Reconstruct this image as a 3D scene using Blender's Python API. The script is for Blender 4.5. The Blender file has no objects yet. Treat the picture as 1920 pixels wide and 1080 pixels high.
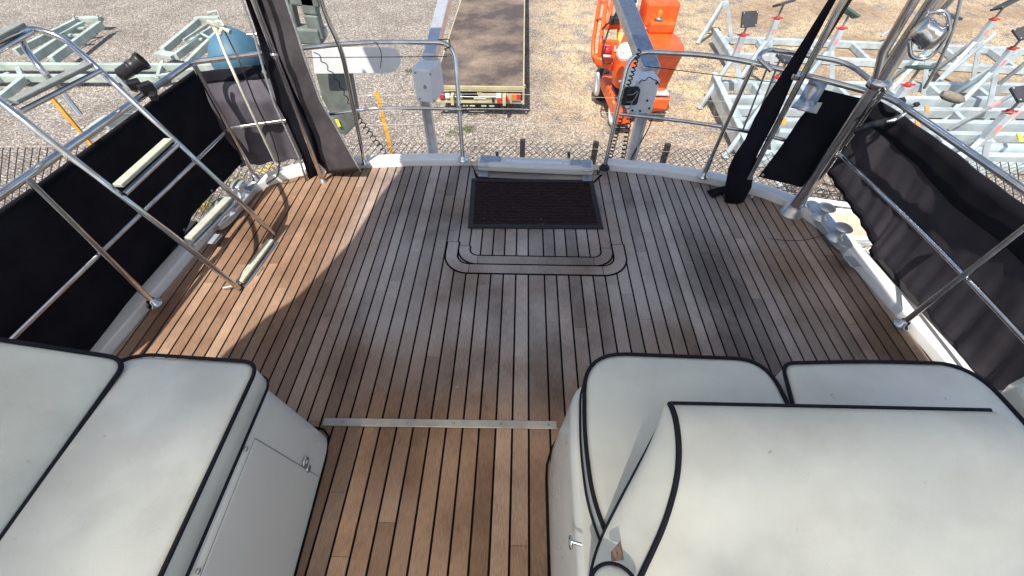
import bpy, bmesh, math, random
from mathutils import Vector, Matrix
random.seed(7)
R_ = math.radians
scene = bpy.context.scene
C = scene.collection

# ---------------------------------------------------------------- camera
F_PX, H_CAM = 780.0, 1.6
_d = Vector((988 - 960, -(-380 - 540), -F_PX)).normalized()      # deck direction (+Y) in camera space
_x = Vector((1, 0, 0)); _x = (_x - _d * _x.dot(_d)).normalized()
_z = _x.cross(_d)
RW = Matrix((_x, _d, _z))                                         # camera space -> world
cam_d = bpy.data.cameras.new('camera')
cam = bpy.data.objects.new('camera', cam_d); C.objects.link(cam)
cam_d.sensor_width = 36.0; cam_d.lens = F_PX / 1920 * 36.0
cam_d.clip_start = 0.02; cam_d.clip_end = 2000
cam.matrix_world = Matrix.Translation((0, 0, H_CAM)) @ RW.to_4x4()
scene.camera = cam
# ---------------------------------------------------------------- world, sun, exposure
SHX, SHY = 0.21, 0.55                                             # shadow offset per metre of height
world = bpy.data.worlds.new('World'); scene.world = world; world.use_nodes = True
wn = world.node_tree.nodes; wn.clear()
sky = wn.new('ShaderNodeTexSky'); sky.sky_type = 'NISHITA'; sky.sun_disc = False
sky.sun_elevation = math.atan(1 / math.hypot(SHX, SHY)); sky.sun_rotation = math.atan2(-SHX, -SHY)
sky.air_density = 1.0; sky.dust_density = 1.5; sky.ozone_density = 1.0
bg = wn.new('ShaderNodeBackground'); bg.inputs[1].default_value = 0.14
wo = wn.new('ShaderNodeOutputWorld')
world.node_tree.links.new(sky.outputs[0], bg.inputs[0]); world.node_tree.links.new(bg.outputs[0], wo.inputs[0])
sun_d = bpy.data.lights.new('sun', 'SUN'); sun_d.energy = 4.9; sun_d.angle = R_(0.53); sun_d.color = (1.0, 0.93, 0.82)
sun = bpy.data.objects.new('sun', sun_d); C.objects.link(sun)
sun.rotation_euler = Vector((SHX, SHY, -1)).to_track_quat('-Z', 'Y').to_euler(); sun.location = (-2, -5, 12)
scene.view_settings.view_transform = 'Standard'; scene.view_settings.look = 'None'
scene.view_settings.exposure = 0.47; scene.view_settings.gamma = 1.0
GZ = -3.0                                                         # yard ground level; the boat deck is z = 0

def ray(u, v): return RW @ Vector((u - 960, 540 - v, -F_PX))
def at(u, v, z=0.0):                                              # photo pixel -> point on a level plane
    r = ray(u, v); t = (z - H_CAM) / r.z
    return Vector((r.x * t, r.y * t, z))
def aty(u, v, y):
    r = ray(u, v); t = y / r.y
    return Vector((r.x * t, y, H_CAM + r.z * t))

# ---------------------------------------------------------------- materials
def newmat(name):
    m = bpy.data.materials.new(name); m.use_nodes = True
    nt = m.node_tree; b = nt.nodes['Principled BSDF']
    return m, nt, b
def noise_mix(nt, coord, scale, c1, c2, detail=4, lo=0.35, hi=0.65, stretch=None, rough=0.55):
    n = nt.nodes.new('ShaderNodeTexNoise'); n.inputs['Scale'].default_value = scale
    n.inputs['Detail'].default_value = detail; n.inputs['Roughness'].default_value = rough
    src = coord
    if stretch:
        mp = nt.nodes.new('ShaderNodeMapping'); mp.inputs['Scale'].default_value = stretch
        nt.links.new(coord, mp.inputs[0]); src = mp.outputs[0]
    nt.links.new(src, n.inputs['Vector'])
    r = nt.nodes.new('ShaderNodeValToRGB'); r.color_ramp.elements[0].position = lo; r.color_ramp.elements[1].position = hi
    r.color_ramp.elements[0].color = (*c1, 1); r.color_ramp.elements[1].color = (*c2, 1)
    nt.links.new(n.outputs['Fac'], r.inputs[0])
    return r.outputs[0], n
def mix(nt, a, b, fac, mode='MIX'):
    m = nt.nodes.new('ShaderNodeMix'); m.data_type = 'RGBA'; m.blend_type = mode
    for i, s in ((0, fac), (6, a), (7, b)):
        if isinstance(s, (int, float)): m.inputs[i].default_value = s
        elif isinstance(s, tuple): m.inputs[i].default_value = (*s, 1)
        else: nt.links.new(s, m.inputs[i])
    return m.outputs[2]
def bump(nt, b, height, strength=0.3, dist=0.01):
    bp = nt.nodes.new('ShaderNodeBump'); bp.inputs['Strength'].default_value = strength; bp.inputs['Distance'].default_value = dist
    nt.links.new(height, bp.inputs['Height']); nt.links.new(bp.outputs[0], b.inputs['Normal'])
def geo(nt):
    g = nt.nodes.new('ShaderNodeNewGeometry'); return g.outputs['Position']
def simple(name, col, rough=0.5, metal=0.0, var=0.0, scale=6, bmp=0.0, bscale=200, spec=0.5, col2=None, coat=0.0):
    m, nt, b = newmat(name); b.inputs['Roughness'].default_value = rough; b.inputs['Metallic'].default_value = metal
    b.inputs['Specular IOR Level'].default_value = spec; b.inputs['Coat Weight'].default_value = coat
    p = geo(nt)
    if var or col2:
        c2 = col2 if col2 else tuple(max(0, c * (1 - var)) for c in col)
        o, n = noise_mix(nt, p, scale, c2, col, detail=6); nt.links.new(o, b.inputs['Base Color'])
        rr = nt.nodes.new('ShaderNodeMapRange'); rr.inputs[3].default_value = min(1, rough + 0.12); rr.inputs[4].default_value = max(0.03, rough - 0.08)
        nt.links.new(n.outputs['Fac'], rr.inputs[0]); nt.links.new(rr.outputs[0], b.inputs['Roughness'])
    else: b.inputs['Base Color'].default_value = (*col, 1)
    if bmp:
        n2 = nt.nodes.new('ShaderNodeTexNoise'); n2.inputs['Scale'].default_value = bscale; n2.inputs['Detail'].default_value = 3
        nt.links.new(p, n2.inputs['Vector']); bump(nt, b, n2.outputs['Fac'], bmp, 0.002)
    return m
M = {}
M['davit_steel'] = simple('satin_davit_steel', (0.66, 0.69, 0.72), 0.3, 0.55, var=0.2, scale=20)
M['steel'] = simple('stainless_steel', (0.72, 0.72, 0.71), 0.16, 1.0, var=0.3, scale=14)
M['brushed'] = simple('brushed_steel', (0.62, 0.63, 0.64), 0.32, 1.0, var=0.3, scale=30)
M['galv'] = simple('galvanised_steel', (0.56, 0.64, 0.67), 0.5, 0.25, scale=3, col2=(0.36, 0.42, 0.44), bmp=0.1, bscale=60)
M['galv_dark'] = simple('dull_galvanised_steel', (0.30, 0.33, 0.33), 0.6, 0.3, var=0.35, scale=5)
M['green_galv'] = simple('pale_green_painted_steel', (0.47, 0.55, 0.49), 0.55, 0.1, scale=2.5, col2=(0.32, 0.38, 0.34), bmp=0.1, bscale=50)
M['gelcoat'] = simple('cream_gelcoat', (0.70, 0.70, 0.645), 0.28, 0, var=0.06, scale=3, coat=0.3)
M['white'] = simple('white_gelcoat', (0.80, 0.81, 0.80), 0.25, 0, var=0.07, scale=8, coat=0.3)
M['white_box'] = simple('white_plastic', (0.76, 0.79, 0.82), 0.4, 0, var=0.08, scale=12)
M['piping'] = simple('navy_piping', (0.006, 0.007, 0.014), 0.7, 0, bmp=0.3, spec=0.25)
M['black'] = simple('black_plastic', (0.015, 0.015, 0.016), 0.4, 0, var=0.3, scale=20)
M['rubber'] = simple('black_rubber', (0.022, 0.022, 0.024), 0.75, 0, var=0.3, scale=30)
M['navy'] = simple('navy_canvas', (0.014, 0.014, 0.020), 0.95, 0, var=0.35, scale=7, bmp=0.5, bscale=500, spec=0.12)
M['charcoal'] = simple('faded_charcoal_canvas', (0.050, 0.046, 0.056), 0.95, 0, var=0.25, scale=9, bmp=0.5, bscale=500, spec=0.12)
M['canvas_lit'] = simple('sunlit_tone_canvas', (0.120, 0.110, 0.132), 0.95, 0, var=0.25, scale=9, bmp=0.5, bscale=500, spec=0.12)  # lighter copy of the charcoal canvas, sunlight put into its colour
M['curtain'] = simple('dusty_curtain_canvas', (0.085, 0.076, 0.084), 0.95, 0, var=0.35, scale=12, bmp=0.5, bscale=400, spec=0.12)
M['zip'] = simple('grey_zip_tape', (0.30, 0.32, 0.33), 0.7, 0, var=0.4, scale=80)
M['orange'] = simple('orange_paint', (0.90, 0.125, 0.018), 0.45, 0, var=0.35, scale=4, coat=0.1, bmp=0.1, bscale=30)
M['red'] = simple('red_paint', (0.62, 0.03, 0.025), 0.4, 0, var=0.2, scale=12)
M['redlamp'] = simple('red_reflector', (0.55, 0.02, 0.03), 0.2, 0, coat=0.5)
M['amber'] = simple('amber_lens', (0.75, 0.17, 0.02), 0.2, 0, coat=0.5)
M['yellow'] = simple('yellow_paint', (0.82, 0.42, 0.03), 0.5, 0, scale=9, col2=(0.60, 0.27, 0.03))
M['yellow_label'] = simple('yellow_label', (0.85, 0.70, 0.08), 0.5)
M['blue'] = simple('blue_vinyl', (0.06, 0.16, 0.24), 0.55, 0, var=0.25, scale=8)
M['bluepaint'] = simple('blue_paint', (0.02, 0.16, 0.42), 0.4)
M['rope'] = simple('cream_rope', (0.56, 0.56, 0.47), 0.85, 0, var=0.25, scale=60, bmp=0.6, bscale=250)
M['khaki'] = simple('khaki_painted_steel', (0.50, 0.45, 0.26), 0.55, 0, scale=4, col2=(0.36, 0.32, 0.19))
M['outboard'] = simple('weathered_grey_casting', (0.20, 0.24, 0.22), 0.6, 0.1, scale=9, col2=(0.12, 0.14, 0.13), bmp=0.15, bscale=40)
M['tread'] = simple('ribbed_cream_tread', (0.44, 0.46, 0.38), 0.6, 0, var=0.2, scale=25)
M['treadgrey'] = simple('ribbed_grey_tread', (0.24, 0.27, 0.26), 0.6, 0, var=0.25, scale=25)
M['silver'] = simple('silver_anodised_aluminium', (0.62, 0.60, 0.55), 0.35, 0.85, var=0.15, scale=20)
M['strip_alloy'] = simple('dull_alloy', (0.46, 0.44, 0.39), 0.5, 0.6, var=0.3, scale=9)
M['bollard'] = simple('polished_alloy', (0.62, 0.68, 0.72), 0.3, 0.5, var=0.2, scale=25)
M['pink'] = simple('pink_label', (0.75, 0.28, 0.28), 0.5)
M['orange_label'] = simple('orange_tape', (0.80, 0.30, 0.04), 0.5)
M['wood'] = simple('weathered_plywood', (0.46, 0.36, 0.24), 0.8, 0, var=0.25, scale=5)
M['padgreen'] = simple('green_pad_plywood', (0.05, 0.12, 0.10), 0.6, 0, var=0.3, scale=10)
M['padblack'] = simple('black_pad_rubber', (0.045, 0.047, 0.052), 0.6, 0, var=0.3, scale=10)
M['letter'] = simple('dark_print', (0.03, 0.03, 0.04), 0.5)
M['whitelabel'] = simple('white_label', (0.82, 0.82, 0.82), 0.4)
M['wire'] = simple('galvanised_wire', (0.42, 0.43, 0.42), 0.45, 0.5)
M['mesh_dark'] = simple('weathered_mesh_wire', (0.045, 0.043, 0.04), 0.8, 0.0, var=0.3, scale=3)
M['leaf'] = simple('weed_leaf', (0.10, 0.17, 0.035), 0.8, 0, var=0.5, scale=20)
M['flower'] = simple('yellow_flower', (0.75, 0.55, 0.02), 0.7)
M['khaki_grip'] = simple('grey_wood', (0.22, 0.20, 0.16), 0.8, 0, var=0.3, scale=40)
M['tan'] = simple('tan_board', (0.55, 0.44, 0.32), 0.8, 0, var=0.2, scale=4)
M['antifoul'] = simple('dark_blue_hull_paint', (0.02, 0.03, 0.06), 0.4, 0, var=0.2)
M['caulk'] = simple('black_caulk', (0.006, 0.006, 0.006), 0.9, spec=0.1)

def vinyl():
    m, nt, b = newmat('cream_vinyl'); p = geo(nt)
    c, n = noise_mix(nt, p, 2.2, (0.58, 0.59, 0.54), (0.67, 0.68, 0.625), detail=8)
    d, n2 = noise_mix(nt, p, 38, (0.45, 0.44, 0.42), (1, 1, 1), detail=2, lo=0.20, hi=0.27)     # small marks
    s, n4 = noise_mix(nt, p, 5, (0.84, 0.83, 0.83), (1, 1, 1), detail=9, lo=0.38, hi=0.58)      # scuffing
    o = mix(nt, c, d, 0.55, 'MULTIPLY'); o = mix(nt, o, s, 0.8, 'MULTIPLY')
    nt.links.new(o, b.inputs['Base Color']); b.inputs['Roughness'].default_value = 0.45; b.inputs['Specular IOR Level'].default_value = 0.4
    n3 = nt.nodes.new('ShaderNodeTexNoise'); n3.inputs['Scale'].default_value = 420; n3.inputs['Detail'].default_value = 2
    nt.links.new(p, n3.inputs['Vector'])
    n5 = nt.nodes.new('ShaderNodeTexNoise'); n5.inputs['Scale'].default_value = 7; n5.inputs['Detail'].default_value = 3
    nt.links.new(p, n5.inputs['Vector'])
    ad = nt.nodes.new('ShaderNodeMath'); ad.operation = 'MULTIPLY_ADD'; ad.inputs[1].default_value = 0.06
    nt.links.new(n3.outputs['Fac'], ad.inputs[0]); nt.links.new(n5.outputs['Fac'], ad.inputs[2])
    bump(nt, b, ad.outputs[0], 0.5, 0.014)
    return m
M['vinyl'] = vinyl()

def teak(shade_grey=True):
    m, nt, b = newmat('weathered_shade_grey_teak' if shade_grey else 'brown_teak'); p = geo(nt)
    at_ = nt.nodes.new('ShaderNodeAttribute'); at_.attribute_name = 'tone'
    r = nt.nodes.new('ShaderNodeValToRGB'); e = r.color_ramp.elements
    e[0].position = 0; e[0].color = (0.180, 0.108, 0.067, 1); e[1].position = 1; e[1].color = (0.430, 0.300, 0.212, 1)
    k = e.new(0.35); k.color = (0.268, 0.168, 0.108, 1); k = e.new(0.7); k.color = (0.345, 0.228, 0.152, 1)
    nt.links.new(at_.outputs['Fac'], r.inputs[0])
    g, gn = noise_mix(nt, p, 9, (0.52, 0.48, 0.46), (1.32, 1.32, 1.32), detail=9, lo=0.32, hi=0.68, stretch=(40, 3.0, 1), rough=0.75)
    o = mix(nt, r.outputs[0], g, 0.9, 'MULTIPLY')
    s, _ = noise_mix(nt, p, 2.4, (0.52, 0.49, 0.48), (1.12, 1.12, 1.13), detail=9, lo=0.34, hi=0.60)
    o = mix(nt, o, s, 0.85, 'MULTIPLY')
    bl, bn = noise_mix(nt, p, 2.3, (0, 0, 0), (1, 1, 1), detail=8, lo=0.46, hi=0.64)              # silvery bleaching
    sp = nt.nodes.new('ShaderNodeTexNoise'); sp.inputs['Scale'].default_value = 260; sp.inputs['Detail'].default_value = 2
    nt.links.new(p, sp.inputs['Vector'])
    mm = nt.nodes.new('ShaderNodeMath'); mm.operation = 'MULTIPLY'; nt.links.new(bl, mm.inputs[0]); nt.links.new(sp.outputs['Fac'], mm.inputs[1])
    if shade_grey:
        # cool grey of the shaded middle deck painted in, with some silver wear
        sx = nt.nodes.new('ShaderNodeSeparateXYZ'); nt.links.new(p, sx.inputs[0])
        def rg(src, a, b_, lo=0, hi=1):
            q = nt.nodes.new('ShaderNodeMapRange'); q.inputs[1].default_value = a; q.inputs[2].default_value = b_; q.inputs[3].default_value = lo; q.inputs[4].default_value = hi; q.interpolation_type = 'SMOOTHSTEP'
            nt.links.new(src, q.inputs[0]); return q.outputs[0]
        def mul(a, b_, op='MULTIPLY'):
            q = nt.nodes.new('ShaderNodeMath'); q.operation = op; q.use_clamp = True; 
            for i, s_ in enumerate((a, b_)):
                if isinstance(s_, (int, float)): q.inputs[i].default_value = s_
                else: nt.links.new(s_, q.inputs[i])
            return q.outputs[0]
        wob = nt.nodes.new('ShaderNodeTexNoise'); wob.inputs['Scale'].default_value = 1.6; wob.inputs['Detail'].default_value = 6; nt.links.new(p, wob.inputs['Vector'])
        f = mul(mul(rg(sx.outputs['X'], -1.15, -0.65), rg(sx.outputs['X'], 1.5, 1.05, 0.45, 1.0)), rg(sx.outputs['Y'], 0.62, 1.15))
        f = mul(f, rg(wob.outputs['Fac'], 0.30, 0.55, 0.35, 1.0))
        gr = nt.nodes.new('ShaderNodeMix'); gr.data_type = 'RGBA'; gr.blend_type = 'COLOR'; gr.inputs[0].default_value = 1; nt.links.new(o, gr.inputs[6]); gr.inputs[7].default_value = (.31, .278, .255, 1)
        o = mix(nt, o, gr.outputs[2], mul(f, 0.93))
        lift = nt.nodes.new('ShaderNodeMix'); lift.data_type = 'RGBA'; lift.blend_type = 'MULTIPLY'; lift.inputs[7].default_value = (1.22, 1.22, 1.24, 1); nt.links.new(o, lift.inputs[6]); nt.links.new(f, lift.inputs[0]); o = lift.outputs[2]
        o = mix(nt, o, (0.47, 0.435, 0.41), mul(mul(mm.outputs[0], f), 1.0))
        o = mix(nt, o, (0.29, 0.24, 0.21), mul(mm.outputs[0], 0.25))
    nt.links.new(o, b.inputs['Base Color']); b.inputs['Roughness'].default_value = 0.72; b.inputs['Specular IOR Level'].default_value = 0.22
    bump(nt, b, gn.outputs['Fac'], 0.35, 0.002)
    return m
M['teak'] = teak()
M['teak_margin'] = teak(False)

def matmat():
    m, nt, b = newmat('brown_ribbed_mat'); p = geo(nt)
    w = nt.nodes.new('ShaderNodeTexWave'); w.wave_type = 'BANDS'; w.bands_direction = 'Y'; w.inputs['Scale'].default_value = 11
    w.inputs['Distortion'].default_value = 5; w.inputs['Detail'].default_value = 2; w.inputs['Detail Scale'].default_value = 3
    nt.links.new(p, w.inputs['Vector'])
    r = nt.nodes.new('ShaderNodeValToRGB'); r.color_ramp.elements[0].color = (0.014, 0.008, 0.008, 1); r.color_ramp.elements[1].color = (0.038, 0.019, 0.019, 1)
    nt.links.new(w.outputs['Fac'], r.inputs[0])
    lint, _ = noise_mix(nt, p, 75, (0, 0, 0), (1, 1, 1), detail=2, lo=0.755, hi=0.80)
    o = mix(nt, r.outputs[0], (0.5, 0.45, 0.42), lint)
    nt.links.new(o, b.inputs['Base Color']); b.inputs['Roughness'].default_value = 0.9; b.inputs['Specular IOR Level'].default_value = 0.15
    bump(nt, b, w.outputs['Fac'], 0.8, 0.006)
    return m
M['mat'] = matmat()

def gravel():
    m, nt, b = newmat('yard_gravel'); p = geo(nt)
    def vor(scale, rnd=1.0):
        v = nt.nodes.new('ShaderNodeTexVoronoi'); v.inputs['Scale'].default_value = scale; v.inputs['Randomness'].default_value = rnd
        nt.links.new(p, v.inputs['Vector']); return v
    v = vor(42)
    sep = nt.nodes.new('ShaderNodeSeparateColor'); nt.links.new(v.outputs['Color'], sep.inputs[0])
    r = nt.nodes.new('ShaderNodeValToRGB'); e = r.color_ramp.elements
    e[0].position = 0; e[0].color = (0.085, 0.075, 0.065, 1); e[1].position = 1; e[1].color = (0.60, 0.545, 0.48, 1)
    k = e.new(0.4); k.color = (0.205, 0.180, 0.154, 1); k = e.new(0.75); k.color = (0.280, 0.247, 0.212, 1)
    nt.links.new(sep.outputs[0], r.inputs[0])
    ry = nt.nodes.new('ShaderNodeValToRGB'); e = ry.color_ramp.elements
    e[0].position = 0; e[0].color = (0.19, 0.135, 0.078, 1); e[1].position = 1; e[1].color = (0.72, 0.61, 0.44, 1)
    k = e.new(0.45); k.color = (0.36, 0.262, 0.150, 1)
    nt.links.new(sep.outputs[1], ry.inputs[0])
    # where the golden gravel lies: a broad area astern and to the right
    sx = nt.nodes.new('ShaderNodeSeparateXYZ'); nt.links.new(p, sx.inputs[0])
    def rng(src, a, b_):
        q = nt.nodes.new('ShaderNodeMapRange'); q.inputs[1].default_value = a; q.inputs[2].default_value = b_; q.interpolation_type = 'SMOOTHSTEP'
        nt.links.new(src, q.inputs[0]); return q.outputs[0]
    def mt(op, a, b_):
        q = nt.nodes.new('ShaderNodeMath'); q.operation = op; q.use_clamp = True
        for i, s in enumerate((a, b_)):
            if isinstance(s, (int, float)): q.inputs[i].default_value = s
            else: nt.links.new(s, q.inputs[i])
        return q.outputs[0]
    big = nt.nodes.new('ShaderNodeTexNoise'); big.inputs['Scale'].default_value = 0.45; big.inputs['Detail'].default_value = 5; nt.links.new(p, big.inputs['Vector'])
    fine = nt.nodes.new('ShaderNodeTexNoise'); fine.inputs['Scale'].default_value = 2.2; fine.inputs['Detail'].default_value = 6; nt.links.new(p, fine.inputs['Vector'])
    yx = mt('MULTIPLY', rng(sx.outputs['X'], -0.6, 1.6), rng(sx.outputs['Y'], 6.9, 9.5))
    yx = mt('MULTIPLY', yx, rng(fine.outputs['Fac'], 0.30, 0.55))
    o = mix(nt, r.outputs[0], ry.outputs[0], yx)
    dirt, _ = noise_mix(nt, p, 5, (0.19, 0.13, 0.085), (0.34, 0.25, 0.17), detail=9)
    dm = mt('MULTIPLY', rng(sx.outputs['X'], 4.5, 8.5), rng(big.outputs['Fac'], 0.44, 0.60))
    o = mix(nt, o, dirt, mt('MULTIPLY', dm, 0.85))
    st, _ = noise_mix(nt, p, 0.9, (0.80, 0.78, 0.78), (1.08, 1.08, 1.07), detail=8, lo=0.35, hi=0.62)
    o = mix(nt, o, st, 0.9, 'MULTIPLY')
    nt.links.new(o, b.inputs['Base Color']); b.inputs['Roughness'].default_value = 0.9; b.inputs['Specular IOR Level'].default_value = 0.25
    bump(nt, b, v.outputs['Distance'], 0.6, -0.011)
    return m
M['gravel'] = gravel()

def plybed():
    m, nt, b = newmat('stained_trailer_ply'); p = geo(nt)
    o, n = noise_mix(nt, p, 1.15, (0.075, 0.058, 0.052), (0.27, 0.205, 0.150), detail=8, lo=0.40, hi=0.70, rough=0.62)
    g, _ = noise_mix(nt, p, 9, (0.78, 0.76, 0.75), (1.1, 1.1, 1.1), detail=8, stretch=(3, 1, 1))
    o = mix(nt, o, g, 0.9, 'MULTIPLY'); nt.links.new(o, b.inputs['Base Color']); b.inputs['Roughness'].default_value = 0.8
    bump(nt, b, n.outputs['Fac'], 0.2, 0.01)
    return m
M['plybed'] = plybed()

def canopymat():
    m, nt, b = newmat('cream_canopy_fabric')
    b.inputs['Base Color'].default_value = (0.78, 0.78, 0.76, 1); b.inputs['Roughness'].default_value = 0.9
    tr = nt.nodes.new('ShaderNodeBsdfTranslucent'); tr.inputs[0].default_value = (0.85, 0.83, 0.76, 1)
    mx = nt.nodes.new('ShaderNodeMixShader'); mx.inputs[0].default_value = 0.42
    out = nt.nodes['Material Output']
    nt.links.new(b.outputs[0], mx.inputs[1]); nt.links.new(tr.outputs[0], mx.inputs[2]); nt.links.new(mx.outputs[0], out.inputs[0])
    return m
M['canopy'] = canopymat()
def addedwindowmat():
    # added unseen roof window: transmission mask shaped to drop soft light on seats
    m, nt, b = newmat('added_window_vinyl'); p = geo(nt); out = nt.nodes['Material Output']
    sx = nt.nodes.new('ShaderNodeSeparateXYZ'); nt.links.new(p, sx.inputs[0])
    def rg(src, a, b_, lo=0, hi=1):
        q = nt.nodes.new('ShaderNodeMapRange'); q.inputs[1].default_value = a; q.inputs[2].default_value = b_; q.inputs[3].default_value = lo; q.inputs[4].default_value = hi; q.interpolation_type = 'SMOOTHSTEP'
        nt.links.new(src, q.inputs[0]); return q.outputs[0]
    def mul(a, b_):
        q = nt.nodes.new('ShaderNodeMath'); q.operation = 'MULTIPLY'; q.use_clamp = True; nt.links.new(a, q.inputs[0]); nt.links.new(b_, q.inputs[1]); return q.outputs[0]
    n = nt.nodes.new('ShaderNodeTexNoise'); n.inputs['Scale'].default_value = 2.6; n.inputs['Detail'].default_value = 3; nt.links.new(p, n.inputs['Vector'])
    f = mul(mul(rg(sx.outputs['Y'], -0.42, -0.68), rg(sx.outputs['Y'], -1.45, -1.2)), mul(rg(sx.outputs['X'], -1.48, -1.15), rg(sx.outputs['X'], 1.0, 0.7)))
    f = mul(f, rg(n.outputs['Fac'], 0.32, 0.60, 0.12, 0.23))
    tp = nt.nodes.new('ShaderNodeBsdfTransparent'); tp.inputs[0].default_value = (1, .97, .9, 1)
    tr = nt.nodes.new('ShaderNodeBsdfTranslucent'); tr.inputs[0].default_value = (.85, .82, .74, 1)
    mx = nt.nodes.new('ShaderNodeMixShader'); nt.links.new(f, mx.inputs[0]); nt.links.new(tr.outputs[0], mx.inputs[1]); nt.links.new(tp.outputs[0], mx.inputs[2]); nt.links.new(mx.outputs[0], out.inputs[0])
    return m
M['added_window'] = addedwindowmat()

# ---------------------------------------------------------------- object helpers
def setp(o, label=None, cat=None, group=None, kind=None):
    if label: o['label'] = label
    if cat: o['category'] = cat
    if group: o['group'] = group
    if kind: o['kind'] = kind
    return o
def thing(name, loc, label, cat, group=None):
    o = bpy.data.objects.new(name, None); C.objects.link(o); o.location = loc; o.empty_display_size = 0.1
    return setp(o, label, cat, group)
def wloc(o):
    v = Vector((0, 0, 0))
    while o is not None: v += Vector(o.location); o = o.parent
    return v
def copy_tree(o, parent=None):
    c = o.copy(); C.objects.link(c); c.parent = parent
    for ch in list(o.children): copy_tree(ch, c)
    return c
class MB:
    """collects geometry in world coordinates and links it as one mesh"""
    def __init__(s): s.v = []; s.f = []; s.sm = []; s.tone = []
    def add(s, vs, fs, smooth=False, tone=0.5):
        n = len(s.v); s.v += [Vector(p) for p in vs]
        for f in fs: s.f.append(tuple(i + n for i in f)); s.sm.append(smooth); s.tone.append(tone)
        return s
    def box(s, c, size, rot=None):
        hx, hy, hz = size[0] / 2, size[1] / 2, size[2] / 2; c = Vector(c)
        pts = [Vector((x, y, z)) for z in (-hz, hz) for y in (-hy, hy) for x in (-hx, hx)]
        if rot is not None: pts = [rot @ p for p in pts]
        return s.add([c + p for p in pts], [(0, 2, 3, 1), (4, 5, 7, 6), (0, 1, 5, 4), (2, 6, 7, 3), (0, 4, 6, 2), (1, 3, 7, 5)])
    def beam(s, p0, p1, w, h, up=(0, 0, 1)):
        p0, p1 = Vector(p0), Vector(p1); d = (p1 - p0).normalized(); u = Vector(up)
        sd = d.cross(u); sd = sd.normalized() if sd.length > 1e-4 else Vector((1, 0, 0)); u = sd.cross(d)
        a = []
        for p in (p0, p1):
            for q in ((-1, -1), (1, -1), (1, 1), (-1, 1)): a.append(p + sd * q[0] * w / 2 + u * q[1] * h / 2)
        return s.add(a, [(3, 2, 1, 0), (4, 5, 6, 7), (0, 1, 5, 4), (1, 2, 6, 5), (2, 3, 7, 6), (3, 0, 4, 7)])
    def tube(s, pts, r, n=12, closed=False, cap=True):
        pts = [Vector(p) for p in pts]; N = len(pts); rs = r if isinstance(r, (list, tuple)) else [r] * N
        tan = []
        for i in range(N):
            a = pts[(i - 1) % N] if (closed or i > 0) else pts[0]; b_ = pts[(i + 1) % N] if (closed or i < N - 1) else pts[-1]
            t = b_ - a; tan.append(t.normalized() if t.length > 1e-9 else Vector((0, 0, 1)))
        ref = Vector((0, 0, 1)) if abs(tan[0].z) < 0.9 else Vector((1, 0, 0))
        nrm = (ref - tan[0] * ref.dot(tan[0])).normalized(); vs = []
        for i in range(N):
            nrm = (nrm - tan[i] * nrm.dot(tan[i])); nrm = nrm.normalized() if nrm.length > 1e-6 else tan[i].orthogonal().normalized()
            bn = tan[i].cross(nrm)
            for k in range(n):
                a = 2 * math.pi * k / n; vs.append(pts[i] + (nrm * math.cos(a) + bn * math.sin(a)) * rs[i])
        fs = []
        for i in range(N if closed else N - 1):
            j = (i + 1) % N
            for k in range(n): l = (k + 1) % n; fs.append((i * n + k, i * n + l, j * n + l, j * n + k))
        s.add(vs, fs, True)
        if cap and not closed: s.add(vs[:n], [tuple(range(n - 1, -1, -1))]); s.add(vs[-n:], [tuple(range(n))])
        return s
    def lathe(s, c, prof, n=24, axis=None):
        c = Vector(c); q = (Vector(axis).to_track_quat('Z', 'Y').to_matrix() if axis is not None else Matrix.Identity(3)); vs = []
        for (r, z) in prof:
            for k in range(n):
                a = 2 * math.pi * k / n; vs.append(c + q @ Vector((r * math.cos(a), r * math.sin(a), z)))
        fs = [(i * n + k, i * n + (k + 1) % n, (i + 1) * n + (k + 1) % n, (i + 1) * n + k) for i in range(len(prof) - 1) for k in range(n)]
        s.add(vs, fs, True); m = len(prof) - 1
        if prof[0][0] > 1e-4: s.add(vs[:n], [tuple(range(n - 1, -1, -1))])
        if prof[-1][0] > 1e-4: s.add(vs[m * n:], [tuple(range(n))])
        return s
    def prism(s, poly, z0, z1, tone=0.5, bottom=True):
        n = len(poly); vs = [Vector((p[0], p[1], z0)) for p in poly] + [Vector((p[0], p[1], z1)) for p in poly]
        fs = [tuple(range(n, 2 * n))] + [(i, (i + 1) % n, n + (i + 1) % n, n + i) for i in range(n)]
        if bottom: fs.append(tuple(range(n - 1, -1, -1)))
        return s.add(vs, fs, False, tone)
    def grid(s, rows, smooth=True, thick=0.0, close_u=False):
        """rows of points -> surface, optionally thickened"""
        R, K = len(rows), len(rows[0]); P = [[Vector(p) for p in r] for r in rows]
        def nrm(i, j):
            a = P[min(i + 1, R - 1)][j] - P[max(i - 1, 0)][j]; b_ = P[i][min(j + 1, K - 1)] - P[i][max(j - 1, 0)]
            c = a.cross(b_); return c.normalized() if c.length > 1e-9 else Vector((0, 0, 1))
        idx = lambda i, j: i * K + j
        fs = [(idx(i, j), idx(i, j + 1), idx(i + 1, j + 1), idx(i + 1, j)) for i in range(R - 1) for j in range(K - 1)]
        if not thick: return s.add([p for r in P for p in r], fs, smooth)
        top = [P[i][j] + nrm(i, j) * thick / 2 for i in range(R) for j in range(K)]
        bot = [P[i][j] - nrm(i, j) * thick / 2 for i in range(R) for j in range(K)]; n = R * K
        fs2 = list(fs) + [tuple(n + k for k in reversed(f)) for f in fs]
        brd = [idx(0, j) for j in range(K)] + [idx(i, K - 1) for i in range(1, R)] + [idx(R - 1, j) for j in range(K - 2, -1, -1)] + [idx(i, 0) for i in range(R - 2, 0, -1)]
        for a, b_ in zip(brd, brd[1:] + brd[:1]): fs2.append((b_, a, a + n, b_ + n))
        return s.add(top + bot, fs2, smooth)
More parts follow.
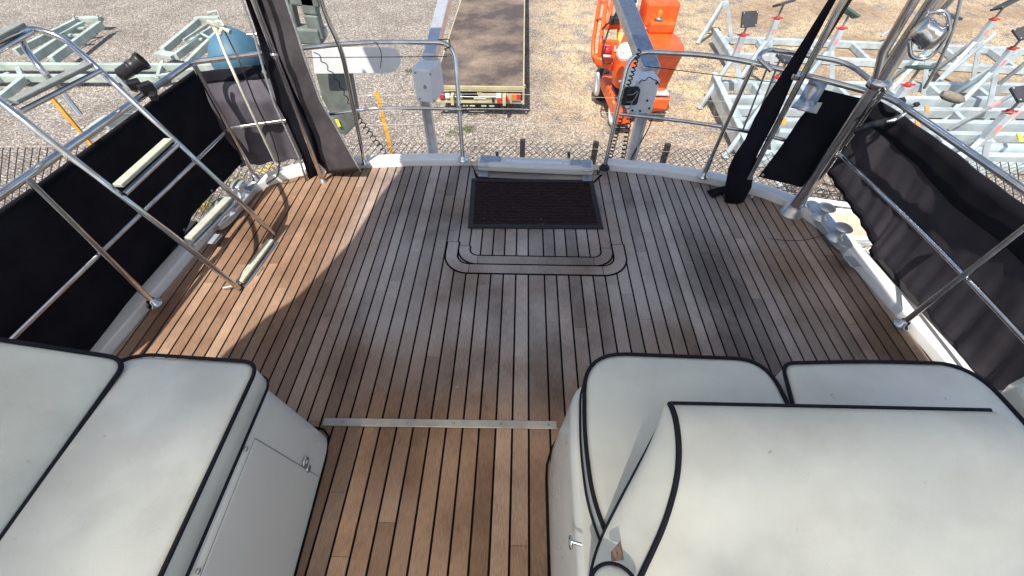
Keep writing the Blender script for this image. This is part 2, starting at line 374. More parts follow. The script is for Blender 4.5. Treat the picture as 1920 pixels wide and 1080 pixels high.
    def build(s, name, mat, parent=None, bevel=0.0, tone=False, seg=2, fix=True):
        me = bpy.data.meshes.new(name)
        if parent is not None: off = wloc(parent)
        else:
            xs = [p.x for p in s.v]; ys = [p.y for p in s.v]; zs = [p.z for p in s.v]
            off = Vector(((min(xs) + max(xs)) / 2, (min(ys) + max(ys)) / 2, min(zs)))
        me.from_pydata([p - off for p in s.v], [], s.f)
        me.polygons.foreach_set('use_smooth', s.sm)
        if tone:
            a = me.attributes.new('tone', 'FLOAT', 'FACE'); a.data.foreach_set('value', s.tone)
        if fix:
            bm = bmesh.new(); bm.from_mesh(me)
            if bevel: bmesh.ops.remove_doubles(bm, verts=bm.verts, dist=1e-5)
            bmesh.ops.recalc_face_normals(bm, faces=bm.faces); bm.to_mesh(me); bm.free()
        me.materials.append(M[mat] if isinstance(mat, str) else mat); me.update()
        o = bpy.data.objects.new(name, me); C.objects.link(o)
        if parent is not None: o.parent = parent
        else: o.location = off
        if bevel:
            b = o.modifiers.new('bevel', 'BEVEL'); b.width = bevel; b.segments = seg; b.limit_method = 'ANGLE'; b.angle_limit = R_(40); b.harden_normals = False
        return o
def fillet(pts, rad, n=6, closed=False):
    pts = [Vector(p) for p in pts]; N = len(pts); out = []
    rads = rad if isinstance(rad, (list, tuple)) else [rad] * N
    for i in range(N):
        if not closed and i in (0, N - 1): out.append(pts[i]); continue
        p, a, b_ = pts[i], pts[i - 1], pts[(i + 1) % N]
        da, db = (a - p), (b_ - p); r = min(rads[i], da.length * 0.49, db.length * 0.49)
        if r < 1e-4: out.append(p); continue
        p0, p1 = p + da.normalized() * r, p + db.normalized() * r
        for k in range(n + 1):
            t = k / n; out.append(p0 * (1 - t) ** 2 + p * 2 * t * (1 - t) + p1 * t * t)
    return out
def inset(poly, d):
    """move a closed CCW outline inwards by d (2-D)"""
    N = len(poly); out = []
    for i in range(N):
        a, p, b_ = poly[i - 1], poly[i], poly[(i + 1) % N]
        t = Vector((b_[0] - a[0], b_[1] - a[1])); t = t.normalized() if t.length > 1e-9 else Vector((1, 0))
        out.append((p[0] - t.y * d, p[1] + t.x * d))
    return out
def cushion(name, root, outline, z0, z1, crown=0.03, rad=0.02, zf=None, pipe=0.0054, low_pipe=True, mat='vinyl', part='cushion_pad'):
    """padded cushion over a CCW outline; zf(x,y) adds height"""
    zf = zf or (lambda x, y: 0.0)
    lv = [(0.012, z0, 0), (0, z0 + 0.012, 0), (0, z1 - rad, 0), (rad * 0.3, z1 - rad * 0.35, 0), (rad, z1, 0)]
    lim = lv
    rows = []
    for d, z, _ in lim:
        ring = inset(outline, d); rows.append([Vector((x, y, z + zf(x, y))) for x, y in ring])
    m = MB(); n = len(outline)
    vs = [p for r in rows for p in r]
    fs = [(i * n + k, i * n + (k + 1) % n, (i + 1) * n + (k + 1) % n, (i + 1) * n + k) for i in range(len(rows) - 1) for k in range(n)]
    cx = sum(p[0] for p in rows[-1]) / n; cy = sum(p[1] for p in rows[-1]) / n
    last = rows[-1]; b0 = (len(rows) - 1) * n
    # inner shrink rings to the middle
    for q in (0.95, 0.9, 0.84, 0.76, 0.66, 0.5, 0.3):
        base = len(vs); vs += [Vector((cx + (p.x - cx) * q, cy + (p.y - cy) * q, z1 + crown * (1.0 - q ** 4) + zf(cx + (p.x - cx) * q, cy + (p.y - cy) * q))) for p in last]
        fs += [(b0 + k, b0 + (k + 1) % n, base + (k + 1) % n, base + k) for k in range(n)]; b0 = base
    vs.append(Vector((cx, cy, z1 + crown + zf(cx, cy)))); c = len(vs) - 1
    fs += [(b0 + k, b0 + (k + 1) % n, c) for k in range(n)]
    fs.append(tuple(range(n - 1, -1, -1)))
    m.add(vs, fs, True); pad = m.build(part, mat, root)
    pr = inset(outline, -0.001)
    MB().tube([Vector((x, y, z1 - rad * 0.25 + zf(x, y))) for x, y in pr], pipe, 8, closed=True).build('piping', 'piping', root)
    if low_pipe: MB().tube([Vector((x, y, z0 + 0.012 + zf(x, y))) for x, y in pr], pipe * 0.85, 8, closed=True).build('piping', 'piping', root)
    return pad
def dense(poly, step=0.03):
    out = []
    N = len(poly)
    for i in range(N):
        a, b_ = Vector(poly[i][:2]), Vector(poly[(i + 1) % N][:2]); k = max(1, int((b_ - a).length / step))
        for j in range(k): q = a.lerp(b_, j / k); out.append((q.x, q.y))
    return out
def outline(pts, rads, step=0.03):
    f = fillet([(p[0], p[1], 0) for p in pts], rads, 8, closed=True)
    q = dense([(p.x, p.y) for p in f], step); o = [q[0]]
    for p in q[1:]:
        if math.hypot(p[0] - o[-1][0], p[1] - o[-1][1]) > 0.006: o.append(p)
    return o
def text_mesh(txt, size, origin, xdir, ydir, mat, parent, name='lettering', ext=0.0008):
    cu = bpy.data.curves.new('txt', 'FONT'); cu.body = txt; cu.size = size; cu.extrude = ext; cu.align_x = 'CENTER'; cu.align_y = 'CENTER'
    tmp = bpy.data.objects.new('txt', cu); C.objects.link(tmp)
    dg = bpy.context.evaluated_depsgraph_get(); me = bpy.data.meshes.new_from_object(tmp.evaluated_get(dg))
    bpy.data.objects.remove(tmp)
    X, Y = Vector(xdir).normalized(), Vector(ydir).normalized(); Z = X.cross(Y)
    mt = Matrix((X, Y, Z)).transposed().to_4x4(); off = wloc(parent)
    me.transform(Matrix.Translation(Vector(origin) - off) @ mt)
    me.materials.clear(); me.materials.append(M[mat]); o = bpy.data.objects.new(name, me); C.objects.link(o); o.parent = parent
    return o

def atx(u, v, x):
    r = ray(u, v); t = x / r.x
    return Vector((x, r.y * t, H_CAM + r.z * t))
def px(lst, z): return [at(u, v, z) for u, v in lst]

# ================================================================ SETTING
setp(MB().add([(-400, -400, GZ), (400, -400, GZ), (400, 400, GZ), (-400, 400, GZ)], [(0, 1, 2, 3)]).build('ground', 'gravel', fix=False), kind='structure')

DECK = [(-1.86, -0.9), (1.90, -0.9), (1.83, 0.98), (1.747, 1.685), (1.715, 1.84), (1.64, 2.005), (1.50, 2.125), (1.211, 2.258), (0.9, 2.345), (0.529, 2.401),
        (0.1, 2.43), (-0.325, 2.431), (-0.75, 2.415), (-1.052, 2.383), (-1.30, 2.325), (-1.447, 2.283), (-1.61, 2.17), (-1.717, 1.949), (-1.804, 0.919)]
def clip(poly, a, b, c):                                          # keep a*x + b*y <= c
    out = []
    for i in range(len(poly)):
        p, q = poly[i], poly[(i + 1) % len(poly)]; fp, fq = a * p[0] + b * p[1] - c, a * q[0] + b * q[1] - c
        if fp <= 0: out.append(p)
        if fp * fq < 0: t = fp / (fp - fq); out.append((p[0] + (q[0] - p[0]) * t, p[1] + (q[1] - p[1]) * t))
    return out
def build_deck():
    seams = [0.051, 0.134]
    x = 0.051; g = 0.0042
    while x > -2: x -= 0.0648 if x > -0.66 else 0.0555; seams.insert(0, x)
    x = 0.134
    while x < 2: x += 0.0628 if x < 0.76 else 0.0556; seams.append(x)
    inner = inset(DECK, 0.004); m = MB()
    rnd = random.Random(3)
    for i in range(len(seams) - 1):
        a, b = seams[i] + g, seams[i + 1] - g
        strip = clip(clip(inner, 1, 0, b), -1, 0, -a)
        if len(strip) < 3: continue
        y = -0.9 - rnd.random() * 0.8
        base = 0.5 + rnd.uniform(-0.2, 0.2)
        while y < 2.6:
            L = rnd.uniform(0.5, 1.5); y2 = y + L
            if y < 0.64 < y2 and rnd.random() < 0.9: y2 = 0.645
            pc = clip(clip(strip, 0, 1, y2 - 0.0006), 0, -1, -(y + 0.0006))
            if len(pc) > 2: m.prism(pc, -0.010, 0.0, tone=min(1, max(0, base + rnd.uniform(-0.36, 0.36))), bottom=False)
            y = y2
    d = m.build('teak_planking', 'teak', None, tone=True, bevel=0.0); setp(d, kind='structure')
    setp(MB().prism(DECK, -0.03, -0.0035).build('deck_base', 'caulk'), kind='structure')
    return seams
SEAMS = build_deck()
def hatch_boards():
    m = MB(); k = MB(); mg = MB()
    def ubend(xl, xr, yb, ytop, r, w, tones, zt):
        # outer path of the board, inner path = inset by w
        def path(dx):
            L, Rr, B = xl + dx, xr - dx, yb + dx; rr = max(0.02, r - dx); p = [(L, ytop)]
            for i in range(9):
                a = math.pi + (math.pi / 2) * i / 8; p.append((L + rr + rr * math.cos(a), B + rr + rr * math.sin(a)))
            for i in range(9):
                a = 1.5 * math.pi + (math.pi / 2) * i / 8; p.append((Rr - rr + rr * math.cos(a), B + rr + rr * math.sin(a)))
            p.append((Rr, ytop)); return p
        o, n = path(0), path(w)
        for i in range(len(o) - 1):
            tn = tones[0] if i < 9 else (tones[1] if i == 9 else tones[2])
            quad = [o[i], o[i + 1], n[i + 1], n[i]]
            if i == 9:
                ax = o[i][0] + 0.003; bx = o[i + 1][0] - 0.003; quad = [(ax, o[i][1]), (bx, o[i][1]), (bx, n[i][1]), (ax, n[i][1])]
            if i == 0: quad = [(q[0], min(q[1], ytop - 0.004)) for q in quad]
            if i == len(o) - 2: quad = [(q[0], min(q[1], ytop - 0.004)) for q in quad]
            m.prism(quad, -0.001, zt, tone=tn, bottom=False)
        oo, nn = path(-0.009), path(w + 0.009)
        for i in range(len(oo) - 1): k.prism([oo[i], oo[i + 1], nn[i + 1], nn[i]], -0.0008, zt - 0.0008, bottom=False)
    ubend(-0.393, 0.573, 1.455, 1.685, 0.13, 0.058, (0.75, 0.45, 0.7), 0.0028)
    ubend(-0.326, 0.506, 1.522, 1.655, 0.105, 0.055, (0.7, 0.3, 0.4), 0.0028)
    # margin board under the gate
    mg.prism([(-0.27, 2.295), (0.47, 2.262), (0.52, 2.335), (-0.30, 2.362)], -0.001, 0.0028, tone=0.7, bottom=False)
    k.prism([(-0.29, 2.287), (0.48, 2.254), (0.54, 2.34), (-0.31, 2.37)], -0.0008, 0.0018, bottom=False)
    for a, b in (((-0.325, 2.425), (-0.27, 2.29)), ((0.53, 2.395), (0.47, 2.26))): k.beam((a[0], a[1], 0.0008), (b[0], b[1], 0.0008), 0.006, 0.003)
    setp(mg.build('gate_margin_board', 'teak', None, tone=True), kind='structure')
    setp(m.build('hatch_margin_boards', 'teak', None, tone=True), kind='structure')
    setp(k.build('hatch_caulking', 'caulk'), kind='structure')
hatch_boards()

def offs(poly, d): return inset(poly, -d)
def build_rim():
    dd = DECK[2:-0 or None]                                       # from right side round the stern to the left side
    path = [(1.90, -0.9)] + DECK[2:] + [(-1.86, -0.9)]
    def side(pts, d):
        out = []
        for i in range(len(pts)):
            a = pts[max(i - 1, 0)]; b = pts[min(i + 1, len(pts) - 1)]
            t = Vector((b[0] - a[0], b[1] - a[1])).normalized(); out.append((pts[i][0] + t.y * d, pts[i][1] - t.x * d))
        return out
    def strip(pts, name, w=0.095, h=0.045):
        f = [(p.x, p.y) for p in fillet([(p[0], p[1], 0) for p in pts], 0.05, 5)]
        prof = [(0.002, -0.06), (0.002, h * 0.8), (0.005, h * 0.96), (0.010, h), (w - 0.022, h), (w - 0.010, h * 0.92), (w - .003, h * 0.6), (w + 0.004, -0.06)]
        rows = [[Vector((q[0], q[1], z)) for q in side(f, d)] for d, z in prof]
        m = MB().grid(rows, True)
        for e in (0, -1): m.add([r[e] for r in rows], [tuple(range(len(rows)))], False)
        return setp(m.build(name, 'white'), kind='structure')
    i_r = next(i for i, p in enumerate(path) if abs(p[0] - 0.529) < 1e-6); i_l = next(i for i, p in enumerate(path) if abs(p[0] + 0.325) < 1e-6)
    right = path[:i_r + 1]; left = path[i_l:]
    right[-1] = (0.545, 2.399); left[0] = (-0.34, 2.431)
    strip(right, 'gunwale'); strip(left, 'gunwale')
    # hull below the gunwale
    full = fillet([(p[0], p[1], 0) for p in path], 0.06, 5); f2 = [(p.x, p.y) for p in full]
    rows = []
    for d, z in ((0.085, -0.02), (0.10, -0.10), (0.13, -0.13), (0.13, -0.19), (0.09, -0.22), (0.05, -0.8), (-0.05, -1.35), (-0.4, -2.0), (-1.1, -2.3)):
        q = side(f2, d); rows.append([Vector((x, y, z)) for x, y in q])
    setp(MB().grid(rows, True).build('hull', 'white'), kind='structure')
    # dark rubbing strip recessed along each side
    for sgn, a, b in ((-1, (-1.885, 1.0), (-1.835, 1.78)), (1, (1.905, 1.04), (1.845, 1.56))):
        m = MB().grid([[Vector((a[0], a[1], 0.02)), Vector((b[0], b[1], 0.02))], [Vector((a[0] - sgn * 0.0, a[1], 0.042)), Vector((b[0], b[1], 0.042))], [Vector((a[0] + sgn * 0.075, a[1], 0.042)), Vector((b[0] + sgn * 0.075, b[1], 0.042))], [Vector((a[0] + sgn * 0.085, a[1], -0.03)), Vector((b[0] + sgn * 0.085, b[1], -0.03))]], False)
        setp(m.build('side_deck_strip', 'rubber'), kind='structure')
build_rim()

# big canopy over the cockpit: keeps the sun off the right of the deck and the seats
def build_canopy():
    zc = 2.25
    sh = [(-0.86, 3.30), (-0.83, 3.0), (-0.80, 2.70), (-0.78, 2.37), (-0.857, 2.07), (-0.889, 1.87), (-0.919, 1.687), (-0.991, 1.481), (-1.082, 1.263), (-1.188, 1.131), (-1.283, 0.953), (-1.375, 0.74), (-1.50, 0.42)]
    pts = [(x - SHX * zc, y - SHY * zc) for x, y in sh]
    poly = pts + [(-2.3, -2.6), (1.345, -2.6), (1.32, 0.0), (1.29, 2.06)]
    r = thing('cockpit_canopy', (0, -2.6, zc), 'cream fabric canopy stretched over the cockpit and seats', 'canopy')
    MB().prism(clip(poly, 0, -1, 0.42), zc, zc + 0.02).build('canopy_top', 'canopy', r)          # aft of the added roof window
    MB().prism(clip(poly, 0, 1, -1.45), zc, zc + 0.02).build('canopy_top', 'canopy', r)
    band = clip(clip(poly, 0, 1, -0.42), 0, -1, 1.45)
    MB().prism(clip(band, 1, 0, -1.9), zc, zc + 0.02).build('canopy_top', 'canopy', r); MB().prism(clip(band, -1, 0, -1.0), zc, zc + 0.02).build('canopy_top', 'canopy', r)
    w = clip(clip(band, -1, 0, 1.9), 1, 0, 1.0); MB().add([(p[0], p[1], zc + .01) for p in w], [tuple(range(len(w)))]).build('added_roof_window', 'added_window', r, fix=False)  # unseen window added to let soft light onto seats and aisle
    MB().tube([(p[0], p[1], zc + 0.01) for p in poly], 0.016, 8, closed=True).build('canopy_edge', 'navy', r)
build_canopy()

# ================================================================ DECK FITTINGS
TUBE = 0.0135
def flange(m, p, r=0.034):
    m.lathe((p[0], p[1], p[2]), [(r, 0), (r, 0.006), (r * 0.6, 0.012), (r * 0.55, 0.03), (r * 0.42, 0.032)], 20)
GUN = 0.045
def left_rail():
    r = thing('guard_rail', (-1.7, 1.2, GUN), 'stainless guard rail round the left side and left half of the stern', 'guard rail')
    zt = 0.72
    a = at(0, 366, zt); c = at(357, 117, zt); d = (c - a).normalized()
    top = fillet([a - d * 1.6, c, at(600, 86, 0.69), at(700, 79, 0.68), at(852, 80, 0.68), at(868, 300, GUN)], [0, 0.05, 0.2, 0.3, 0.10, 0], 8)
    MB().tube(top, TUBE, 14).build('top_rail', 'steel', r)
    zm = 0.36; a = at(0, 655, zm); c = at(430, 240, zm); d = (c - a).normalized()
    mid = fillet([a - d * 1.4, c, at(560, 222, zm), at(700, 203, zm), at(800, 203, zm), at(863, 205, zm)], [0, 0.03, 0.1, 0.1, 0.1, 0], 6)
    MB().tube(mid, 0.0105, 12).build('middle_rail', 'steel', r)
    for b, t in (((290, 570), (50, 335)), ((480, 335), (364, 122))):
        p = at(*b, GUN); q = at(*t, zt); m = MB().tube([p, q], 0.0125, 14); flange(m, p); m.build('stanchion', 'steel', r)
    m = MB(); flange(m, at(868, 300, GUN)); m.build('base_flange', 'steel', r)
    p = at(684, 306, GUN); m = MB().tube(fillet([p, aty(640, 90, p.y + 0.01), aty(606, 20, p.y + 0.02), aty(590, -60, p.y + 0.02)], 0.3, 8), 0.0125, 12); flange(m, p, 0.026); m.build('support_pole', 'steel', r)
    # small basket loop outside the corner that carries the blue float
    MB().tube(fillet([at(455, 66, 0.6), at(500, 63, 0.6), at(540, 60, 0.6)], 0.1), 0.012, 10).build('outer_loop', 'steel', r)
    # loose end of cord lashed to the rail
    cord = [at(700 + 5 * k, 79, 0.695) for k in range(2)] + [at(712, 90, 0.67), at(716, 105, 0.64), at(713, 128, 0.6)]
    MB().tube(fillet(cord, 0.02, 4), 0.0022, 6).build('lashing', 'black', r)
    MB().tube(fillet([at(820, 75, .69), at(842, 73, .70), at(845, 88, .68), at(832, 92, .67), at(838, 95, .66)], .02, 4), 0.003, 6).build('cord_loop', 'black', r)
    MB().tube(fillet([at(862, 196, .37), at(874, 196, .38), at(874, 207, .35), at(864, 208, .35)], .02, 4), 0.003, 6).build('cord_loop', 'black', r)
    MB().tube([at(575, 108, 0.62), at(838, 106, 0.62)], 0.0022, 6).build('lifeline', 'rubber', r)
left_rail()
def right_rail():
    r = thing('guard_rail', (1.75, 1.2, GUN), 'stainless guard rail round the right half of the stern and right side', 'guard rail')
    zt = 0.70
    p0 = at(1133, 316, GUN)
    top = fillet([p0, at(1182, 96, 0.69), at(1350, 104, zt), at(1500, 138, zt), at(1672, 184, zt), at(1920, 356, 0.68), at(2300, 620, 0.66)], [0, 0.11, 0.2, 0.2, 0.06, 0.3, 0], 8)
    MB().tube(top, 0.0135, 14).build('top_rail', 'steel', r)
    zm = 0.35
    mid = fillet([at(1163, 214, zm + 0.02), at(1290, 228, zm), at(1400, 245, zm), at(1558, 284, zm), at(1572, 286, zm), at(1750, 455, zm), at(1925, 640, zm), at(2100, 830, zm)], [0, 0.1, 0.2, 0.02, 0.02, 0.3, 0.3, 0], 6)
    MB().tube(mid, 0.0105, 12).build('middle_rail', 'steel', r)
    m = MB(); flange(m, p0); m.tube([p0 + Vector((0, 0, .0)), p0 + Vector((0, 0, 0.012))], 0.03); m.build('base_flange', 'rubber', r)
    p = at(1318, 331, GUN); q = at(1412, 122, zt); m = MB().tube([p, q], 0.0115, 14); flange(m, p); d = (q - p)
    m.tube([p + d * 0.06, p + d * 0.19], 0.0165, 14); m.build('stanchion', 'steel', r)
    p = at(1690, 609, GUN); q = at(1917, 431, .60); d = (q - p); m = MB().tube([p, p + d * 1.12], 0.0125, 14); flange(m, p); m.build('stanchion', 'steel', r)
    p = at(1503, 383, GUN); q = at(1640, 185, .70); m = MB().tube([p, q], 0.0125, 14); flange(m, p); m.build('stanchion', 'steel', r)
    loop = fillet([at(1447, 133, zt), at(1418, 106, 0.74), at(1440, 92, .76), at(1590, 117, .76), at(1650, 165, .72)], [0, .04, .04, .08, 0], 8)
    MB().tube(loop, 0.0115, 12).build('outer_loop', 'steel', r)
    for a, b in (((1442, 118, .72), (1392, 246, .36)), ((1466, 102, .76), (1408, 250, .36))): MB().tube([at(*a), at(*b)], 0.005, 8).build('upright', 'galv_dark', r)
    MB().tube([at(1208, 124, .60), at(1480, 158, .58)], 0.0022, 6).build('lifeline', 'rubber', r)
    # bent plate hanging from the rail
    A, B, Cc, D = at(1520, 146, .69), at(1556, 150, .69), at(1497, 186, .60), at(1532, 192, .60)
    rows = [[A, B], [A.lerp(Cc, .5), B.lerp(D, .5)], [Cc, D], [at(1482, 201, .60), at(1520, 210, .60)], [at(1503, 192, .66), at(1541, 194, .66)]]
    MB().grid(rows[:4], True, 0.004).build('bent_plate', 'brushed', r)
    MB().grid([[at(1502, 190, .60), at(1542, 193, .60)], [at(1495, 206, .57), at(1531, 213, .57)]], False, 0.004).build('plate_flange', 'tread', r)
    # worn clamps at the corner
    m = MB()
    for (u, v, z, s) in ((1690, 190, .70, .035), (1705, 200, .69, .03), (1700, 208, .66, .028), (1718, 196, .70, .024)): m.box(at(u, v, z), (s, s * .8, s * .7), Matrix.Rotation(u * .3, 3, 'Z') @ Matrix.Rotation(.4, 3, 'X'))
    m.build('corner_clamp', 'black', r, bevel=0.005)
    MB().tube([at(1662, 228, .62), at(1675, 226, .63), at(1700, 212, .66)], [.006, .011, .008], 10).build('strap_buckle', 'brushed', r)
    MB().grid([[at(1600, 243, .58), at(1602, 252, .56)], [at(1630, 228, .61), at(1636, 240, .59)], [at(1664, 222, .63), at(1668, 231, .61)]], True, .004).build('strap', 'black', r)
right_rail()

def big_pole():
    b = at(1482, 400, 0.0); r = thing('arch_pole', b, 'thick stainless steel pole of the canopy arch standing on the right of the deck', 'pole')
    t = Vector((b.x + 0.035, b.y - 0.01, 2.2))
    MB().tube([b + Vector((0, 0, .01)), t], 0.030, 24).build('pole', 'steel', r)
    m = MB().lathe(b, [(0.062, 0), (0.062, 0.008), (0.05, 0.014), (0.047, 0.05), (0.036, 0.055)], 28); m.build('base_socket', 'silver', r)
    c = b.lerp(t, 0.345); MB().lathe(c, [(0.036, -.02), (0.044, -.018), (0.044, .018), (0.036, .02)], 24).build('collar', 'steel', r)
    MB().tube([b.lerp(t, .345) + Vector((-.012, .0, 0)), b.lerp(t, .40) + Vector((-.045, .03, 0)), b.lerp(t, .8) + Vector((-.085, .05, 0))], 0.02, 16).build('brace', 'steel', r)
    MB().tube([b.lerp(t, .35) + Vector((.05, .0, 0)), b.lerp(t, .2) + Vector((.06, .02, 0))], 0.012, 12).build('brace', 'steel', r)
    MB().tube(fillet([b.lerp(t, .47) + Vector((.05, .0, 0)), b.lerp(t, .52) + Vector((.06, -.02, 0)), b.lerp(t, .66) + Vector((.16, -.02, .02))], .03), 0.012, 12).build('brace', 'steel', r)
    # round chrome lamp
    c = aty(1742, 66, 1.84); k_ = .74; l = thing('deck_lamp', c, 'round chrome deck lamp bracketed to the thick stainless pole', 'lamp')
    ax = Vector((0.75, -0.35, -0.35)).normalized()
    MB().lathe(c - ax * .055, [(a * k_, b_ * k_) for a, b_ in [(0.02, 0), (0.052, .004), (0.057, .02), (0.057, .085), (0.064, .09), (0.064, .10), (0.055, .102)]], 28, ax).build('housing', 'steel', l)
    MB().lathe(c + ax * .032, [(a * k_, b_ * k_) for a, b_ in [(0.054, 0), (0.045, .012), (0.022, .020), (0.0001, .022)]], 24, ax).build('lens', 'brushed', l)
    m = MB().tube(fillet([c - ax * .05 + Vector((0, 0, .05)), c + Vector((0, 0, .085)), c + ax * .055 + Vector((0, 0, .05)), c + ax * .065, c + ax * .055 - Vector((0, 0, .06)), c - Vector((.01, 0, .085)), c - ax * .05 - Vector((0, 0, .05))], .03), 0.0075, 10); m.build('bracket', 'steel', l)
    k = [aty(1803, -10, 1.84), aty(1790, 50, 1.84), aty(1760, 120, 1.86), aty(1733, 165, 1.9)]
    setp(MB().tube(fillet(k, .1, 6), 0.006, 8).build('flag_staff', 'galv_dark'), 'thin grey staff running up past the round chrome lamp', 'staff')
    setp(MB().lathe(aty(1785, 182, 1.95), [(0.005, -.06), (.017, -.045), (.021, -.01), (.020, .03), (.012, .05)], 16, (-.9, .2, .2)).build('boathook_grip', 'khaki_grip'), 'short grey wooden grip lying by the right corner of the rail', 'boathook')
big_pole()

def wavy(colA, colB, n=6, amp=0.012, freq=3.0, seed=1, mid=10):
    """surface between two point lists with soft waves"""
    rr = random.Random(seed); ph = rr.random() * 6; rows = []
    def samp(L, t):
        s = t * (len(L) - 1); i = min(int(s), len(L) - 2); return L[i].lerp(L[i + 1], s - i)
    N = mid * 4
    for i in range(N + 1):
        t = i / N; a, b = samp(colA, t), samp(colB, t); row = []
        d = (samp(colA, min(1, t + .02)) - samp(colA, max(0, t - .02))); nn = d.cross(b - a)
        nn = nn.normalized() if nn.length > 1e-9 else Vector((0, 1, 0))
        for j in range(n + 1):
            s = j / n; w = math.sin(freq * 6.28 * t + ph + s * 1.3) * .6 + math.sin(freq * 2.37 * 6.28 * t + ph * 2 - s * 2) * .4
            row.append(a.lerp(b, s) + nn * w * amp * (0.35 + 0.65 * math.sin(math.pi * min(1, s * .8 + .2))))
        rows.append(row)
    return rows
def away(p, k=1.025): c = Vector((0, 0, H_CAM)); return c + (p - c) * k
def dodgers():
    # left side screen, laced outside the rail
    T = [atx(-260, 590, -1.810), atx(0, 400, -1.820), atx(77, 347, -1.820), atx(173, 277, -1.820), atx(290, 190, -1.810), atx(367, 134, -1.800)]
    B = [atx(60, 860, -1.860), atx(183, 663, -1.860), atx(255, 578, -1.860), atx(277, 540, -1.860), atx(345, 442, -1.850), atx(362, 400, -1.840), atx(426, 335, -1.790), atx(455, 303, -1.750)]
    def res(L, n):
        ls = [0]
        for a, b in zip(L, L[1:]): ls.append(ls[-1] + (b - a).length)
        out = []
        for k in range(n):
            s = ls[-1] * k / (n - 1); i = 0
            while i < len(L) - 2 and ls[i + 1] < s: i += 1
            out.append(L[i].lerp(L[i + 1], min(1, (s - ls[i]) / max(1e-9, ls[i + 1] - ls[i]))))
        return out
    r = thing('side_screen', (-1.77, 1.0, 0.05), 'long navy canvas screen laced along the left guard rail', 'canvas screen')
    MB().grid(wavy(res(T, 12), res(B, 12), 8, .008, 2.2, 3), True, 0.003).build('canvas', 'navy', r)
    MB().tube([p + Vector((0, 0, .0)) for p in res(T, 20)], 0.011, 8).build('hem', 'navy', r)
    m = MB()
    for p in res(B, 7)[2:]: m.lathe(p + Vector((.004, 0, .02)), [(.008, 0), (.008, .002), (.004, .003)], 10, (1, 0, 0))
    m.build('eyelets', 'galv_dark', r)
    # left corner screen, catches the sun
    r = thing('stern_screen', at(450, 308, .12), 'sunlit faded navy canvas screen across the left stern corner', 'canvas screen')
    A = [at(372, 134, .66), at(392, 190, .52), at(425, 260, .3), at(452, 312, .11)]; Bq = [at(520, 117, .66), at(535, 190, .5), at(556, 250, .3), at(575, 296, .12)]
    rows = wavy(A, Bq, 24, 0.0, 1); rr = []
    for i, row in enumerate(rows): rr.append([p + Vector((.2, -1, 0)).normalized() * (.010 * math.sin(j * .85 + i * .05) * (.3 + i / 40)) for j, p in enumerate(row)])
    rr = [[away(p) for p in row] for row in rr]; MB().grid(rr, True, 0.003).build('canvas', 'canvas_lit', r)
    MB().grid([[p + Vector((0, -.004, 0)) for p in row] for row in rr[:6]], True, .003).build('hem', 'navy', r)
    MB().tube([at(497, 133, .65) + Vector((0, -.01, 0)), at(497, 133, .65) + Vector((0, -.014, 0))], .012, 12).build('eyelet', 'galv_dark', r)
    # right side screen
    T = [away(at(1640, 183, .68), 1.03), atx(1690, 212, 1.840), atx(1800, 293, 1.860), atx(1925, 388, 1.880), atx(2200, 590, 1.900)]
    B = [atx(1553, 325, 1.780), atx(1598, 391, 1.840), atx(1624, 433, 1.860), atx(1641, 467, 1.860), atx(1626, 486, 1.890), atx(1696, 578, 1.910), atx(1730, 597, 1.910), atx(1773, 663, 1.920), atx(1840, 740, 1.930), atx(1960, 880, 1.930)]
    r = thing('side_screen', (1.8, 1.2, 0.05), 'long navy canvas screen bellying outside the right guard rail', 'canvas screen')
    rows = wavy(res(T, 16), res(B, 16), 12, .008, 3.1, 8, 20)
    for i, row in enumerate(rows):
        for j, q in enumerate(row):
            t = i / (len(rows) - 1); s_ = j / (len(row) - 1)
            q.x += .006 * math.sin(t * 62 + s_ * 2.2) * s_ * (.35 + .65 * t) + .006 * math.sin(t * 121 + 1 - s_ * 3) * s_ ** 2 + .020 * math.sin(math.pi * s_) * math.sin(math.pi * t)
    MB().grid(rows, True, 0.003).build('canvas', 'charcoal', r)
    MB().grid([[p + Vector((-.004, 0, 0)) for p in row[:4]] for row in rows], True, .003).build('hem', 'navy', r)
    MB().grid([[p + Vector((-.004, 0, 0)) for p in row[11:]] for row in rows], True, .003).build('hem', 'navy', r)
    # right stern screen
    r = thing('stern_screen', at(1422, 330, .2), 'black canvas screen hanging across the right stern corner', 'canvas screen')
    A = [at(1546, 168, .66), at(1500, 222, .53), at(1455, 287, .35), at(1421, 331, .22)]; Bq = [at(1642, 190, .66), at(1600, 250, .5), at(1545, 310, .32), at(1502, 351, .2)]
    MB().grid([[away(p) for p in row] for row in wavy(A, Bq, 14, .012, .9, 5)], True, 0.003).build('canvas', 'navy', r)
    p = at(1430, 328, .225); MB().lathe(p, [(.008, -.001), (.008, .003)], 12, (0, -1, .2)).build('eyelet', 'silver', r)
dodgers()

